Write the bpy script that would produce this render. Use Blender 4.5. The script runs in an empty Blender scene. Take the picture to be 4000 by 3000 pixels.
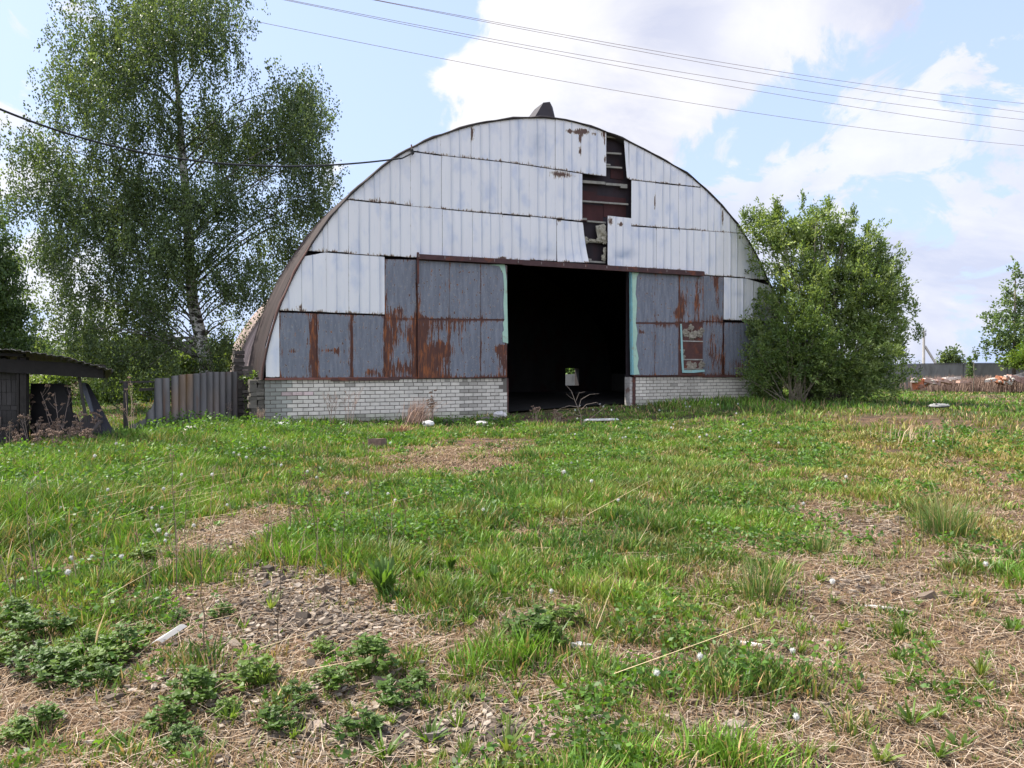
import bpy, math, random
import numpy as np
from mathutils import Vector, Matrix
random.seed(7)
rng = np.random.default_rng(11)
SC = bpy.context.scene
COL = SC.collection

# ---------------- camera ----------------
FPX, HOR, EYE = 2950.0, 1430.0, 1.5
PITCH = math.atan((HOR - 1500) / FPX)
cam = bpy.data.cameras.new("camera")
cam.sensor_width = 36.0
cam.lens = 36.0 * FPX / 4000.0
cam.clip_start = 0.05
cam.clip_end = 6000
camo = bpy.data.objects.new("camera", cam)
COL.objects.link(camo)
camo.location = (0, 0, EYE)
camo.rotation_euler = (math.radians(90) + PITCH, 0, 0)
SC.camera = camo

# ---------------- light ----------------
SUN_EL = math.radians(54)
SUN_XY = Vector((-0.95, 0.28)).normalized()
SUN = Vector((SUN_XY.x * math.cos(SUN_EL), SUN_XY.y * math.cos(SUN_EL), math.sin(SUN_EL)))
sl = bpy.data.lights.new("sun", 'SUN')
sl.energy = 5.0
sl.angle = math.radians(0.5)
sl.color = (1.0, 0.94, 0.85)
so = bpy.data.objects.new("sun", sl)
COL.objects.link(so)
so.rotation_euler = SUN.to_track_quat('Z', 'Y').to_euler()
so.location = (0, 0, 50)
vs = SC.view_settings
SC.display_settings.display_device = 'sRGB'
vs.view_transform = 'Standard'
vs.look = 'None'
vs.gamma = 1.0
EXPO = 0.93
vs.exposure = EXPO
SC.cycles.use_denoising = True
SC.cycles.max_bounces = 8
SC.cycles.transparent_max_bounces = 8
SC.cycles.caustics_reflective = False
SC.cycles.caustics_refractive = False


def ray(px, py):
    u = (px - 2000) / FPX
    v = (1500 - py) / FPX
    cp, sp = math.cos(PITCH), math.sin(PITCH)
    return np.array([u, cp - v * sp, sp + v * cp])


def at(px, py, Y):
    r = ray(px, py)
    r = r * (Y / r[1])
    return Vector((r[0], r[1], r[2] + EYE))


# ---------------- world ----------------
W = bpy.data.worlds.new("World")
SC.world = W
W.use_nodes = True
nt = W.node_tree
nt.nodes.clear()


def N(t, **kw):
    n = nt.nodes.new(t)
    for k, v in kw.items():
        setattr(n, k, v)
    return n


def L(a, b):
    nt.links.new(a, b)


def math_n(op, a, b=None, c=None, clamp=False):
    n = N('ShaderNodeMath', operation=op)
    n.use_clamp = clamp
    for i, x in enumerate((a, b, c)):
        if x is None:
            continue
        if isinstance(x, (int, float)):
            n.inputs[i].default_value = x
        else:
            L(x, n.inputs[i])
    return n.outputs[0]


def smooth(val, lo, hi):
    n = N('ShaderNodeMapRange', interpolation_type='SMOOTHSTEP')
    L(val, n.inputs[0])
    n.inputs[1].default_value = lo
    n.inputs[2].default_value = hi
    return n.outputs[0]


tc = N('ShaderNodeTexCoord')
DIR = tc.outputs['Generated']


def wnoise(scale, detail, rough, dist=0.0, stretch=(1, 1, 1), off=(0, 0, 0)):
    mp = N('ShaderNodeMapping')
    mp.inputs['Scale'].default_value = stretch
    mp.inputs['Location'].default_value = off
    L(DIR, mp.inputs[0])
    n = N('ShaderNodeTexNoise')
    n.inputs['Scale'].default_value = scale
    n.inputs['Detail'].default_value = detail
    n.inputs['Roughness'].default_value = rough
    n.inputs['Distortion'].default_value = dist
    L(mp.outputs[0], n.inputs['Vector'])
    return n.outputs['Fac']


def blobs(lst):
    cur = None
    for (px, py, r) in lst:
        d = Vector(ray(px, py)).normalized()
        vm = N('ShaderNodeVectorMath', operation='DISTANCE')
        L(DIR, vm.inputs[0])
        vm.inputs[1].default_value = d
        rr = r / FPX
        v = math_n('MULTIPLY_ADD', vm.outputs['Value'], -1.0 / 0.1, rr / 0.1)
        cur = v if cur is None else math_n('MAXIMUM', cur, v)
    return cur


big = [(2160, 60, 270), (1960, 350, 215), (1830, 330, 120), (2130, 420, 330), (2450, 150, 380), (2750, 80, 330), (3000, 30, 260),
       (3190, -40, 190), (2420, 430, 240), (2650, 300, 210), (2900, 230, 170), (2200, 650, 350), (3050, 150, 130),
       (3250, -160, 260), (2700, -200, 420), (1900, 620, 190)]
F1 = blobs(big)
nz = wnoise(7.5, 9, 0.62, 0.6)
nzf = wnoise(26, 6, 0.6, 0.3)
f1 = math_n('ADD', F1, math_n('MULTIPLY', math_n('SUBTRACT', nz, 0.5), 1.7))
f1 = math_n('ADD', f1, math_n('MULTIPLY', math_n('SUBTRACT', nzf, 0.5), 0.35))
m1 = smooth(f1, -0.04, 0.17)
soft = [(2780, 640, 90), (2880, 640, 150), (3050, 700, 240), (3350, 640, 220), (3250, 850, 300), (3700, 620, 240), (3990, 540, 230),
        (3900, 850, 330), (3500, 1020, 360), (2900, 900, 260), (4000, 1100, 250), (1290, 720, 120), (1400, 790, 110), (1540, 625, 70),
        (50, 120, 75), (190, 15, 75), (55, 388, 38), (150, 1050, 260), (350, 1250, 300), (-150, 700, 250), (3740, 1215, 55),
        (3700, 1265, 40), (1700, 480, 60)]
F2 = blobs(soft)
f2 = math_n('ADD', F2, math_n('MULTIPLY', math_n('SUBTRACT', wnoise(8, 9, 0.62, 0.6, stretch=(1, 1, 1.6), off=(3, 1, 2)), 0.53), 4.6))
m2 = smooth(math_n('ADD', f2, math_n('MULTIPLY', math_n('SUBTRACT', nzf, 0.5), 0.5)), -0.02, 0.42)
# unseen cloud banks added behind the camera to raise the fill light
sx = N('ShaderNodeSeparateXYZ')
L(DIR, sx.inputs[0])
back = smooth(math_n('MULTIPLY', sx.outputs[1], -1.0), 0.0, 0.5)
m3 = math_n('MULTIPLY', smooth(wnoise(2.6, 7, 0.6, 0.3, off=(5, 5, 5)), 0.33, 0.55), back)
mask = math_n('MAXIMUM', m1, math_n('MAXIMUM', math_n('MULTIPLY', m2, 0.85), math_n('MULTIPLY', m3, 0.8)), clamp=True)

sky = N('ShaderNodeTexSky', sky_type='NISHITA')
sky.sun_disc = False
sky.sun_elevation = SUN_EL
sky.sun_rotation = math.atan2(SUN_XY.x, SUN_XY.y)
sky.altitude = 100
sky.air_density = 1.0
sky.dust_density = 2.0
sky.ozone_density = 1.0
bg1 = N('ShaderNodeBackground')
bg1.inputs[1].default_value = 0.14
# thin high haze lifts the blue towards pale, most near the horizon
hz = N('ShaderNodeMixRGB')
hz.inputs[2].default_value = (2.55, 3.15, 4.6, 1)
L(sky.outputs[0], hz.inputs[1])
hzf = N('ShaderNodeMapRange')
L(sx.outputs[2], hzf.inputs[0])
hzf.inputs[1].default_value = 0.0
hzf.inputs[2].default_value = 0.75
hzf.inputs[3].default_value = 0.9
hzf.inputs[4].default_value = 0.5
L(hzf.outputs[0], hz.inputs[0])
L(hz.outputs[0], bg1.inputs[0])
# clouds
shade = wnoise(4.6, 7, 0.6, 0.5, stretch=(1, 1, 1.9), off=(1.3, 0, 0.4))
edgew = smooth(f1, 0.9, 0.15)
glow = blobs([(2860, 650, 150), (3050, 640, 130), (3330, 560, 180), (3650, 560, 180), (1900, 320, 420), (2030, 60, 330), (3030, 150, 210), (2700, 380, 120), (3900, 480, 120), (100, 1000, 500), (0, 300, 300), (1300, 740, 200)])
glowm = smooth(glow, -0.6, 0.8)
cr = N('ShaderNodeValToRGB')
cr.color_ramp.elements[0].position = 0.40
cr.color_ramp.elements[0].color = (0.70, 0.74, 0.92, 1)
cr.color_ramp.elements[1].position = 0.60
cr.color_ramp.elements[1].color = (0.96, 0.96, 1.03, 1)
L(shade, cr.inputs[0])
mxw = N('ShaderNodeMixRGB')
mxw.inputs[2].default_value = (1.12, 1.12, 1.15, 1)
L(cr.outputs[0], mxw.inputs[1])
L(math_n('MULTIPLY', glowm, math_n('MULTIPLY_ADD', nz, 1.2, 0.1), clamp=True), mxw.inputs[0])
bg2 = N('ShaderNodeBackground')
L(math_n('MULTIPLY_ADD', smooth(math_n('MULTIPLY', sx.outputs[1], -1.0), 0.0, 0.5), 1.15 / 2 ** EXPO, 1.0 / 2 ** EXPO), bg2.inputs[1])  # added clouds behind the camera get extra strength as fill
L(mxw.outputs[0], bg2.inputs[0])
mixs = N('ShaderNodeMixShader')
L(mask, mixs.inputs[0])
L(bg1.outputs[0], mixs.inputs[1])
L(bg2.outputs[0], mixs.inputs[2])
wo = N('ShaderNodeOutputWorld')
L(mixs.outputs[0], wo.inputs[0])


# ---------------- helpers ----------------
def tag(o, label=None, cat=None, group=None, kind=None):
    if label: o['label'] = label
    if cat: o['category'] = cat
    if group: o['group'] = group
    if kind: o['kind'] = kind
    return o


def empty(name, loc=(0, 0, 0), rz=0.0, label=None, cat=None, group=None):
    o = bpy.data.objects.new(name, None)
    o.empty_display_size = 0.2
    COL.objects.link(o)
    o.location = loc
    o.rotation_euler = (0, 0, rz)
    return tag(o, label, cat, group)


def link_mesh(name, me, mat, parent=None):
    if mat is not None and not me.materials:
        me.materials.append(mat)
    o = bpy.data.objects.new(name, me)
    COL.objects.link(o)
    if parent is not None:
        o.parent = parent
    return o


def np_mesh(name, V, F, col=None, mat=None, parent=None, smoothf=False):
    """V (n,3), F (m,k) all faces with k corners, col (n,3)"""
    V = np.asarray(V, dtype=np.float32)
    F = np.asarray(F, dtype=np.int32)
    me = bpy.data.meshes.new(name)
    k = F.shape[1]
    me.vertices.add(len(V))
    me.vertices.foreach_set('co', V.ravel())
    me.loops.add(F.size)
    me.loops.foreach_set('vertex_index', F.ravel())
    me.polygons.add(len(F))
    me.polygons.foreach_set('loop_start', np.arange(0, F.size, k, dtype=np.int32))
    me.polygons.foreach_set('loop_total', np.full(len(F), k, dtype=np.int32))
    if smoothf:
        me.polygons.foreach_set('use_smooth', np.ones(len(F), dtype=bool))
    me.update(calc_edges=True)
    if col is not None:
        ca = me.color_attributes.new('Col', 'FLOAT_COLOR', 'POINT')
        c4 = np.ones((len(V), 4), dtype=np.float32)
        c4[:, :3] = col
        ca.data.foreach_set('color', c4.ravel())
    return link_mesh(name, me, mat, parent)


class MB:
    """collects boxes, tubes and free polygons into one mesh with vertex colours"""

    def __init__(s):
        s.v, s.f, s.c = [], [], []

    def add(s, vs_, fs_, c=(1, 1, 1)):
        b = len(s.v)
        s.v += [tuple(p) for p in vs_]
        s.f += [tuple(b + i for i in f) for f in fs_]
        s.c += [c] * len(vs_)

    def box(s, p0, p1, c=(1, 1, 1), M=None, jit=0.0):
        x0, y0, z0 = p0
        x1, y1, z1 = p1
        P = [(x0, y0, z0), (x1, y0, z0), (x1, y1, z0), (x0, y1, z0), (x0, y0, z1), (x1, y0, z1), (x1, y1, z1), (x0, y1, z1)]
        if jit:
            P = [tuple(q + random.uniform(-jit, jit) for q in p) for p in P]
        if M is not None:
            P = [tuple(M @ Vector(p)) for p in P]
        s.add(P, [(0, 3, 2, 1), (4, 5, 6, 7), (0, 1, 5, 4), (1, 2, 6, 5), (2, 3, 7, 6), (3, 0, 4, 7)], c)

    def bar(s, a, b, w, h, c=(1, 1, 1), up=(0, 0, 1)):
        a, b = Vector(a), Vector(b)
        t = (b - a).normalized()
        sd = t.cross(Vector(up)).normalized()
        u = sd.cross(t)
        P = []
        for q in (a, b):
            for (i, j) in ((-1, -1), (1, -1), (1, 1), (-1, 1)):
                P.append(q + sd * (i * w / 2) + u * (j * h / 2))
        s.add(P, [(0, 1, 2, 3), (7, 6, 5, 4), (0, 4, 5, 1), (1, 5, 6, 2), (2, 6, 7, 3), (3, 7, 4, 0)], c)

    def tube(s, pts, rad, n=6, c=(1, 1, 1)):
        pts = [Vector(p) for p in pts]
        if isinstance(rad, (int, float)):
            rad = [rad] * len(pts)
        b = len(s.v)
        nrm = None
        for i, p in enumerate(pts):
            t = (pts[min(i + 1, len(pts) - 1)] - pts[max(i - 1, 0)])
            t = t.normalized() if t.length > 1e-9 else Vector((0, 0, 1))
            if nrm is None:
                nrm = t.cross(Vector((0.31, 0.87, 0.12))).normalized()
            else:
                nrm = (nrm - t * nrm.dot(t)).normalized()
            bn = t.cross(nrm)
            for k in range(n):
                a = 2 * math.pi * k / n
                s.v.append(tuple(p + (nrm * math.cos(a) + bn * math.sin(a)) * rad[i]))
                s.c.append(c)
        for i in range(len(pts) - 1):
            for k in range(n):
                k2 = (k + 1) % n
                s.f.append((b + i * n + k, b + i * n + k2, b + (i + 1) * n + k2, b + (i + 1) * n + k))
        s.f.append(tuple(b + k for k in range(n))[::-1])
        s.f.append(tuple(b + (len(pts) - 1) * n + k for k in range(n)))

    def lump(s, ctr, r, c=(1, 1, 1), rough=0.25, seg=7, rings=5, sc=(1, 1, 1), seed=None):
        rd = random.Random(seed) if seed is not None else random
        b = len(s.v)
        ctr = Vector(ctr)
        s.v.append(tuple(ctr + Vector((0, 0, r * sc[2]))))
        s.c.append(c)
        for i in range(1, rings):
            th = math.pi * i / rings
            for k in range(seg):
                ph = 2 * math.pi * k / seg
                q = r * (1 + rd.uniform(-rough, rough))
                s.v.append((ctr.x + q * sc[0] * math.sin(th) * math.cos(ph), ctr.y + q * sc[1] * math.sin(th) * math.sin(ph), ctr.z + q * sc[2] * math.cos(th)))
                s.c.append(c)
        s.v.append(tuple(ctr - Vector((0, 0, r * sc[2]))))
        s.c.append(c)
        last = len(s.v) - 1
        for k in range(seg):
            k2 = (k + 1) % seg
            s.f.append((b, b + 1 + k, b + 1 + k2))
            for i in range(rings - 2):
                p = b + 1 + i * seg
                s.f.append((p + k, p + seg + k, p + seg + k2, p + k2))
            p = b + 1 + (rings - 2) * seg
            s.f.append((p + k, last, p + k2))

    def mesh(s, name, smoothf=False):
        me = bpy.data.meshes.new(name)
        me.from_pydata(s.v, [], s.f)
        ca = me.color_attributes.new('Col', 'FLOAT_COLOR', 'POINT')
        c4 = np.ones((len(s.v), 4), dtype=np.float32)
        c4[:, :3] = np.array(s.c, dtype=np.float32)
        ca.data.foreach_set('color', c4.ravel())
        if smoothf:
            for p in me.polygons: p.use_smooth = True
        me.update()
        return me

    def build(s, name, mat, parent=None, smoothf=False):
        return link_mesh(name, s.mesh(name, smoothf), mat, parent)


def vmat(name, rough=0.8, nscale=6.0, amp=0.3, stretch=(1, 1, 1), spec=0.3, metal=0.0, bump=0.0, bscale=None, translucent=0.0,
         tint=None, tscale=1.5, tlo=0.5, thi=0.65, detail=6, tcol=(1.5, 1.45, 0.7)):
    """vertex colour times object-space noise; tint mixes in blotches of a second colour"""
    m = bpy.data.materials.new(name)
    m.use_nodes = True
    t = m.node_tree
    t.nodes.clear()
    n = t.nodes.new
    l = t.links.new
    out = n('ShaderNodeOutputMaterial')
    pb = n('ShaderNodeBsdfPrincipled')
    at_ = n('ShaderNodeAttribute')
    at_.attribute_name = 'Col'
    co = n('ShaderNodeTexCoord')
    mp = n('ShaderNodeMapping')
    mp.inputs['Scale'].default_value = stretch
    l(co.outputs['Object'], mp.inputs[0])
    nn = n('ShaderNodeTexNoise')
    nn.inputs['Scale'].default_value = nscale
    nn.inputs['Detail'].default_value = detail
    nn.inputs['Roughness'].default_value = 0.65
    l(mp.outputs[0], nn.inputs['Vector'])
    mr = n('ShaderNodeMapRange')
    l(nn.outputs['Fac'], mr.inputs[0])
    mr.inputs[1].default_value = 0.25
    mr.inputs[2].default_value = 0.75
    mr.inputs[3].default_value = 1 - amp
    mr.inputs[4].default_value = 1 + amp
    mul = n('ShaderNodeMixRGB')
    mul.blend_type = 'MULTIPLY'
    mul.inputs[0].default_value = 1
    l(at_.outputs['Color'], mul.inputs[1])
    l(mr.outputs[0], mul.inputs[2])
    colr = mul.outputs[0]
    if tint:
        n2 = n('ShaderNodeTexNoise')
        n2.inputs['Scale'].default_value = tscale
        n2.inputs['Detail'].default_value = 8
        n2.inputs['Roughness'].default_value = 0.6
        l(mp.outputs[0], n2.inputs['Vector'])
        m2_ = n('ShaderNodeMapRange')
        m2_.interpolation_type = 'SMOOTHSTEP'
        l(n2.outputs['Fac'], m2_.inputs[0])
        m2_.inputs[1].default_value = tlo
        m2_.inputs[2].default_value = thi
        mx = n('ShaderNodeMixRGB')
        l(m2_.outputs[0], mx.inputs[0])
        l(colr, mx.inputs[1])
        mx.inputs[2].default_value = (*tint, 1)
        colr = mx.outputs[0]
    l(colr, pb.inputs['Base Color'])
    pb.inputs['Roughness'].default_value = rough
    pb.inputs['Metallic'].default_value = metal
    pb.inputs['Specular IOR Level'].default_value = spec
    if bump:
        bn = n('ShaderNodeTexNoise')
        bn.inputs['Scale'].default_value = bscale or nscale * 3
        bn.inputs['Detail'].default_value = 5
        l(mp.outputs[0], bn.inputs['Vector'])
        bp = n('ShaderNodeBump')
        bp.inputs['Strength'].default_value = 1.0
        bp.inputs['Distance'].default_value = bump
        l(bn.outputs['Fac'], bp.inputs['Height'])
        l(bp.outputs[0], pb.inputs['Normal'])
    if translucent:
        tr = n('ShaderNodeBsdfTranslucent')
        tm = n('ShaderNodeMixRGB')
        tm.blend_type = 'MULTIPLY'
        tm.inputs[0].default_value = 1
        l(colr, tm.inputs[1])
        tm.inputs[2].default_value = (*tcol, 1)
        l(tm.outputs[0], tr.inputs[0])
        ms = n('ShaderNodeMixShader')
        ms.inputs[0].default_value = translucent
        l(pb.outputs[0], ms.inputs[1])
        l(tr.outputs[0], ms.inputs[2])
        l(ms.outputs[0], out.inputs[0])
    else:
        l(pb.outputs[0], out.inputs[0])
    return m


M = {}
M['leaf'] = vmat('leaf', rough=0.5, nscale=0.8, amp=0.22, spec=0.4, translucent=0.42)
M['grass'] = vmat('grass_blade', rough=0.5, nscale=1.2, amp=0.25, spec=0.35, translucent=0.22)
M['straw'] = vmat('dry_straw', rough=0.8, nscale=3, amp=0.2, spec=0.15)
M['bark'] = vmat('bark', rough=0.9, nscale=9, amp=0.35, bump=0.01, stretch=(1, 1, 0.5))
M['birch_bark'] = vmat('birch_bark', rough=0.8, nscale=5, amp=0.2, stretch=(1, 1, 2.5), tint=(0.04, 0.035, 0.03), tscale=3.0, tlo=0.5, thi=0.56)
M['wood'] = vmat('weathered_wood', rough=0.9, nscale=8, amp=0.35, stretch=(1, 1, 1), bump=0.004, bscale=30)
M['chipwood'] = vmat('chip_wood', rough=0.9, nscale=25, amp=0.4, bump=0.003, bscale=90)
M['brick'] = vmat('silicate_brick', rough=0.9, nscale=7, amp=0.12, bump=0.003, bscale=60, tint=(.2, .18, .14), tscale=1.7, tlo=.62, thi=.85, stretch=(1, 1, .6))
M['concrete'] = vmat('concrete', rough=0.95, nscale=2.0, amp=0.25, bump=0.004, bscale=40, tint=(0.1, 0.1, 0.09), tscale=1.6, tlo=0.52, thi=0.75, stretch=(1, 1, 0.35))
M['steel_dark'] = vmat('dark_steel', rough=0.75, nscale=5, amp=0.3, tint=(0.16, 0.055, 0.03), tscale=3, tlo=0.52, thi=0.7)
M['roof'] = vmat('roof_sheet', rough=0.8, nscale=2.2, amp=0.55, stretch=(0.5, 2.6, 0.35), tint=(0.075, 0.058, 0.052), tscale=3.2, tlo=0.62, thi=0.8)
M['lining'] = vmat('inner_lining', rough=0.85, nscale=2.0, amp=0.35, tint=(0.032, 0.015, 0.016), tscale=1.6, tlo=0.45, thi=0.7, stretch=(1, 1, 0.6))
M['mint'] = vmat('mint_paint', rough=0.7, nscale=5, amp=0.12, tint=(0.32, 0.36, 0.27), tscale=4, tlo=0.55, thi=0.7)
M['slate'] = vmat('corrugated_sheet', rough=0.7, nscale=3, amp=0.3, stretch=(1.5, 1.5, 0.25), tint=(0.16, 0.09, 0.06), tscale=2.0, tlo=0.55, thi=0.75)
M['black'] = vmat('black_rubber', rough=0.6, nscale=5, amp=0.2)
M['wool'] = vmat('mineral_wool', rough=1.0, nscale=14, amp=0.45, bump=0.03, bscale=18)
M['rubble'] = vmat('rubble', rough=0.95, nscale=8, amp=0.3, bump=0.008, bscale=30)
M['plastic'] = vmat('pale_plastic', rough=0.45, nscale=10, amp=0.1, translucent=0.3, tcol=(1, 1, 1))
M['fluff'] = vmat('seed_fluff', rough=1.0, nscale=30, amp=0.2, translucent=0.3, tcol=(1, 1, 1))


# lattice value noise, fbm
_lat = rng.random((256, 256))


def vnoise(x, y):
    x = np.asarray(x, dtype=float)
    y = np.asarray(y, dtype=float)
    xi = np.floor(x).astype(int)
    yi = np.floor(y).astype(int)
    fx = x - xi
    fy = y - yi
    fx = fx * fx * (3 - 2 * fx)
    fy = fy * fy * (3 - 2 * fy)
    g = lambda a, b: _lat[a & 255, b & 255]
    return (g(xi, yi) * (1 - fx) + g(xi + 1, yi) * fx) * (1 - fy) + (g(xi, yi + 1) * (1 - fx) + g(xi + 1, yi + 1) * fx) * fy


def fbm(x, y, o=4):
    s, a, t = 0, 1.0, 0
    for i in range(o):
        s = s + a * vnoise(np.asarray(x) * 2 ** i + 17.3 * i, np.asarray(y) * 2 ** i + 5.1 * i)
        t += a
        a *= 0.55
    return s / t


# ---------------- ground ----------------
YAW = math.radians(25.2)
HO = Vector((-6.05, 18.46, 0))
HD = Vector((math.cos(YAW), math.sin(YAW), 0))
HN = Vector((-math.sin(YAW), math.cos(YAW), 0))   # into the hangar


def loc2w(s, d, z=0.0):
    return Vector((HO.x + HD.x * s + HN.x * d, HO.y + HD.y * s + HN.y * d, z))


CP = [(-6.4, 18.2, .12), (-3, 19.6, .03), (-.4, 20.9, .0), (1.2, 21.8, .2), (3.0, 22.7, .27), (4.2, 23, .33), (6, 24, .38), (9, 25.4, .42),
      (0, 15, 0), (0, 10, 0), (-5, 10, 0), (5, 10, 0), (0, 3, 0), (-4, 3, 0), (4, 3, 0), (-8, 14, 0), (-8, 17, .05), (-11, 19, .05),
      (7, 18, .14), (3, 18, .08), (12, 24, .36), (10, 20, .22), (16, 30, .25), (14, 22, .2), (22, 42, 0.05), (8, 14, .05), (-12, 25, 0.1), (0, 30, .3),
      (5, 34, .3), (12, 34, .3), (-15, 14, 0)]
CPa = np.array(CP)


def H(x, y):
    x = np.asarray(x, dtype=float)
    y = np.asarray(y, dtype=float)
    num = np.zeros_like(x)
    den = np.full_like(x, 0.004)
    for (a, b, c) in CP:
        w = np.exp(-((x - a) ** 2 + (y - b) ** 2) / (2 * 2.3 ** 2))
        num = num + w * c
        den = den + w
    h = num / den
    r = np.hypot(x, y)
    near = np.clip((60 - r) / 40, 0, 1)
    h = h + near * ((fbm(x * 0.7 + 50, y * 0.7 + 50, 3) - 0.5) * 0.10 + (fbm(x * 3 + 9, y * 3 + 7, 2) - 0.5) * 0.03)
    return h


def Hs(x, y):
    return float(H(np.array([x]), np.array([y]))[0])


def gp(px, py):
    """ground point seen at a pixel"""
    r = ray(px, py)
    z = 0.0
    for _ in range(12):
        t = (EYE - z) / max(-r[2], 1e-4)
        z = 0.5 * z + 0.5 * Hs(r[0] * t, r[1] * t)
    return r[0] * t, r[1] * t, z


def ell(px, py, rx, ry, *rest):
    x, y, z = gp(px, py)
    d = math.hypot(x, y)
    a = gp(px, max(py - ry, 1475))
    b = gp(px, py + ry)
    return (x, y, rx / FPX * y, abs(a[1] - b[1]) / 2 + 0.05, *rest)


# patches of cover, each an ellipse on the ground: + greener, - barer
COVER = [ell(*a) for a in [
    (350, 1850, 500, 200, .8), (200, 2150, 420, 200, .5), (750, 1700, 300, 60, .6), (1200, 1690, 250, 45, .5), (1150, 1800, 380, 90, .35),
    (2000, 1930, 520, 100, .6), (2750, 1880, 330, 100, .5), (3000, 2000, 300, 100, .4), (1500, 2160, 330, 160, .6), (1250, 2090, 200, 80, .3),
    (2900, 1600, 500, 50, .7), (3700, 1580, 300, 50, .5), (2400, 1720, 500, 90, .3), (2650, 2150, 400, 130, .25), (3650, 2080, 150, 120, .4),
    (500, 2350, 350, 140, .25), (300, 2550, 260, 130, .3), (1850, 2200, 300, 120, .35), (2350, 2260, 350, 90, .1),
    (1620, 1790, 400, 75, -.95), (1950, 1725, 240, 28, -1.0), (1850, 1800, 200, 90, -.35), (2150, 1642, 280, 16, -.9), (3500, 1642, 260, 26, -1.2), (3900, 1560, 220, 30, -.5),
    (960, 2080, 230, 70, -.75), (1150, 2340, 300, 130, -1.3), (1250, 2480, 350, 120, -1.0), (1500, 2850, 600, 170, -.5),
    (3450, 2060, 230, 60, -1.1), (3300, 2260, 420, 110, -.6), (3250, 1980, 260, 40, -.6), (3700, 2300, 400, 300, -.35),
    (150, 2780, 260, 100, -1.0), (3900, 1950, 250, 130, -.3), (3400, 1800, 500, 60, -.25), (1500, 1990, 250, 50, -.3), (650, 2200, 120, 60, -.3),
    (2560, 1960, 120, 30, -.5), (2200, 2500, 500, 90, -.2)]]


def green(x, y):
    x = np.asarray(x, dtype=float)
    y = np.asarray(y, dtype=float)
    r = np.hypot(x, y)
    g = np.interp(r, [0, 3.2, 4.2, 5.5, 7.5, 10, 14], [.34, .34, .41, .52, .62, .70, .77])
    g = g - np.clip(x / np.maximum(y, .5) - .12, 0, .6) * 0.75 * np.clip((22 - r) / 10, 0, 1)
    for (cx, cy, rx, ry, a) in COVER:
        g = g + a * np.exp(-1.2 * (((x - cx) / rx) ** 2 + ((y - cy) / ry) ** 2))
    g = g + (fbm(x * 10 + 3, y * 10, 2) - 0.5) * 1.5 * np.clip((11 - r) / 5, .15, 1) + (fbm(x * 3.1, y * 3.1, 4) - 0.5) * 2.2 + (fbm(x * .8 + 31, y * .8, 3) - 0.5) * 0.9
    return np.clip(g, 0, 1)


ang = np.linspace(0, 2 * math.pi, 721)[:-1]
rad = np.concatenate([[0.3], np.geomspace(0.6, 60, 330), np.geomspace(66, 5000, 40)])
A_, R_ = np.meshgrid(ang, rad)
X = R_ * np.sin(A_)
Y = R_ * np.cos(A_)
Z = H(X, Y)
V = np.stack([X, Y, Z], -1).reshape(-1, 3)
nr, na = X.shape
i0 = (np.arange(nr - 1)[:, None] * na + np.arange(na)[None, :])
i1 = (np.arange(nr - 1)[:, None] * na + (np.arange(na) + 1)[None, :] % na)
F = np.stack([i0, i0 + na, i1 + na, i1], -1).reshape(-1, 4)
g = green(V[:, 0], V[:, 1])[:, None]
straw = np.array([0.16, 0.10, 0.062])
grn = np.array([0.055, 0.062, 0.024])
soil = np.array([0.06, 0.043, 0.033])
n1 = fbm(V[:, 0] * 5, V[:, 1] * 5, 3)[:, None]
base = straw * (n1 > .5) + soil * (n1 <= .5)
base = straw * np.clip((n1 - .3) * 2.5, 0, 1) + soil * (1 - np.clip((n1 - .3) * 2.5, 0, 1))
colg = base * (1 - g * 0.8) + grn * g * 0.8
M['ground'] = vmat('ground_soil', rough=1.0, nscale=30, amp=0.45, spec=0.1, bump=0.02, bscale=60)
go = np_mesh('ground', V, F, colg, M['ground'], None, True)
tag(go, kind='structure')

# ---------------- hangar ----------------
hang = empty('arched_hangar', HO, YAW, 'derelict arched hangar with stained white and rusty grey sheets on a white brick base', 'hangar')
PN = np.array([-HD.y, HD.x, 0])


def fs(px, py, d=0.0):
    r = ray(px, py)
    P0 = np.array([HO.x, HO.y, 0])
    t = (PN @ P0 + d) / (PN @ r)
    q = r * t
    return float((q - P0) @ np.array([HD.x, HD.y, 0])), float(q[2] + EYE)


PROF_PX = [(1029, 1378), (1059, 1269), (1091, 1175), (1139, 1071), (1188, 981), (1288, 837), (1352, 765), (1437, 691), (1516, 623), (1606, 569),
           (1696, 529), (1845, 480), (2000, 457), (2099, 452), (2173, 457), (2238, 469), (2362, 507), (2452, 546), (2571, 609), (2686, 673),
           (2770, 748), (2845, 827), (2899, 897), (2949, 981), (2987, 1066), (3035, 1162)]
prof = [(-0.10, 1.17)] + [fs(*p) for p in PROF_PX] + [(16.8, 2.9), (16.95, 1.9), (17.0, 1.17)]
prof = np.array(prof)
# resample along the arc and smooth a little
seg = np.hypot(*np.diff(prof, axis=0).T)
arc = np.concatenate([[0], np.cumsum(seg)])
tt = np.linspace(0, arc[-1], 90)
PR = np.stack([np.interp(tt, arc, prof[:, 0]), np.interp(tt, arc, prof[:, 1])], 1)
for _ in range(2):
    PR[1:-1] = 0.25 * PR[:-2] + 0.5 * PR[1:-1] + 0.25 * PR[2:]
apex = int(np.argmax(PR[:, 1]))


def arch(s):
    if s <= PR[apex, 0]:
        return float(np.interp(s, PR[:apex + 1, 0], PR[:apex + 1, 1]))
    return float(np.interp(s, PR[apex:, 0], PR[apex:, 1]))


tg = np.gradient(PR, axis=0)
tg /= np.hypot(tg[:, 0], tg[:, 1])[:, None]
NO = np.stack([-tg[:, 1], tg[:, 0]], 1)   # outward
NO[:, 0], NO[:, 1] = -tg[:, 1], tg[:, 0]


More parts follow.
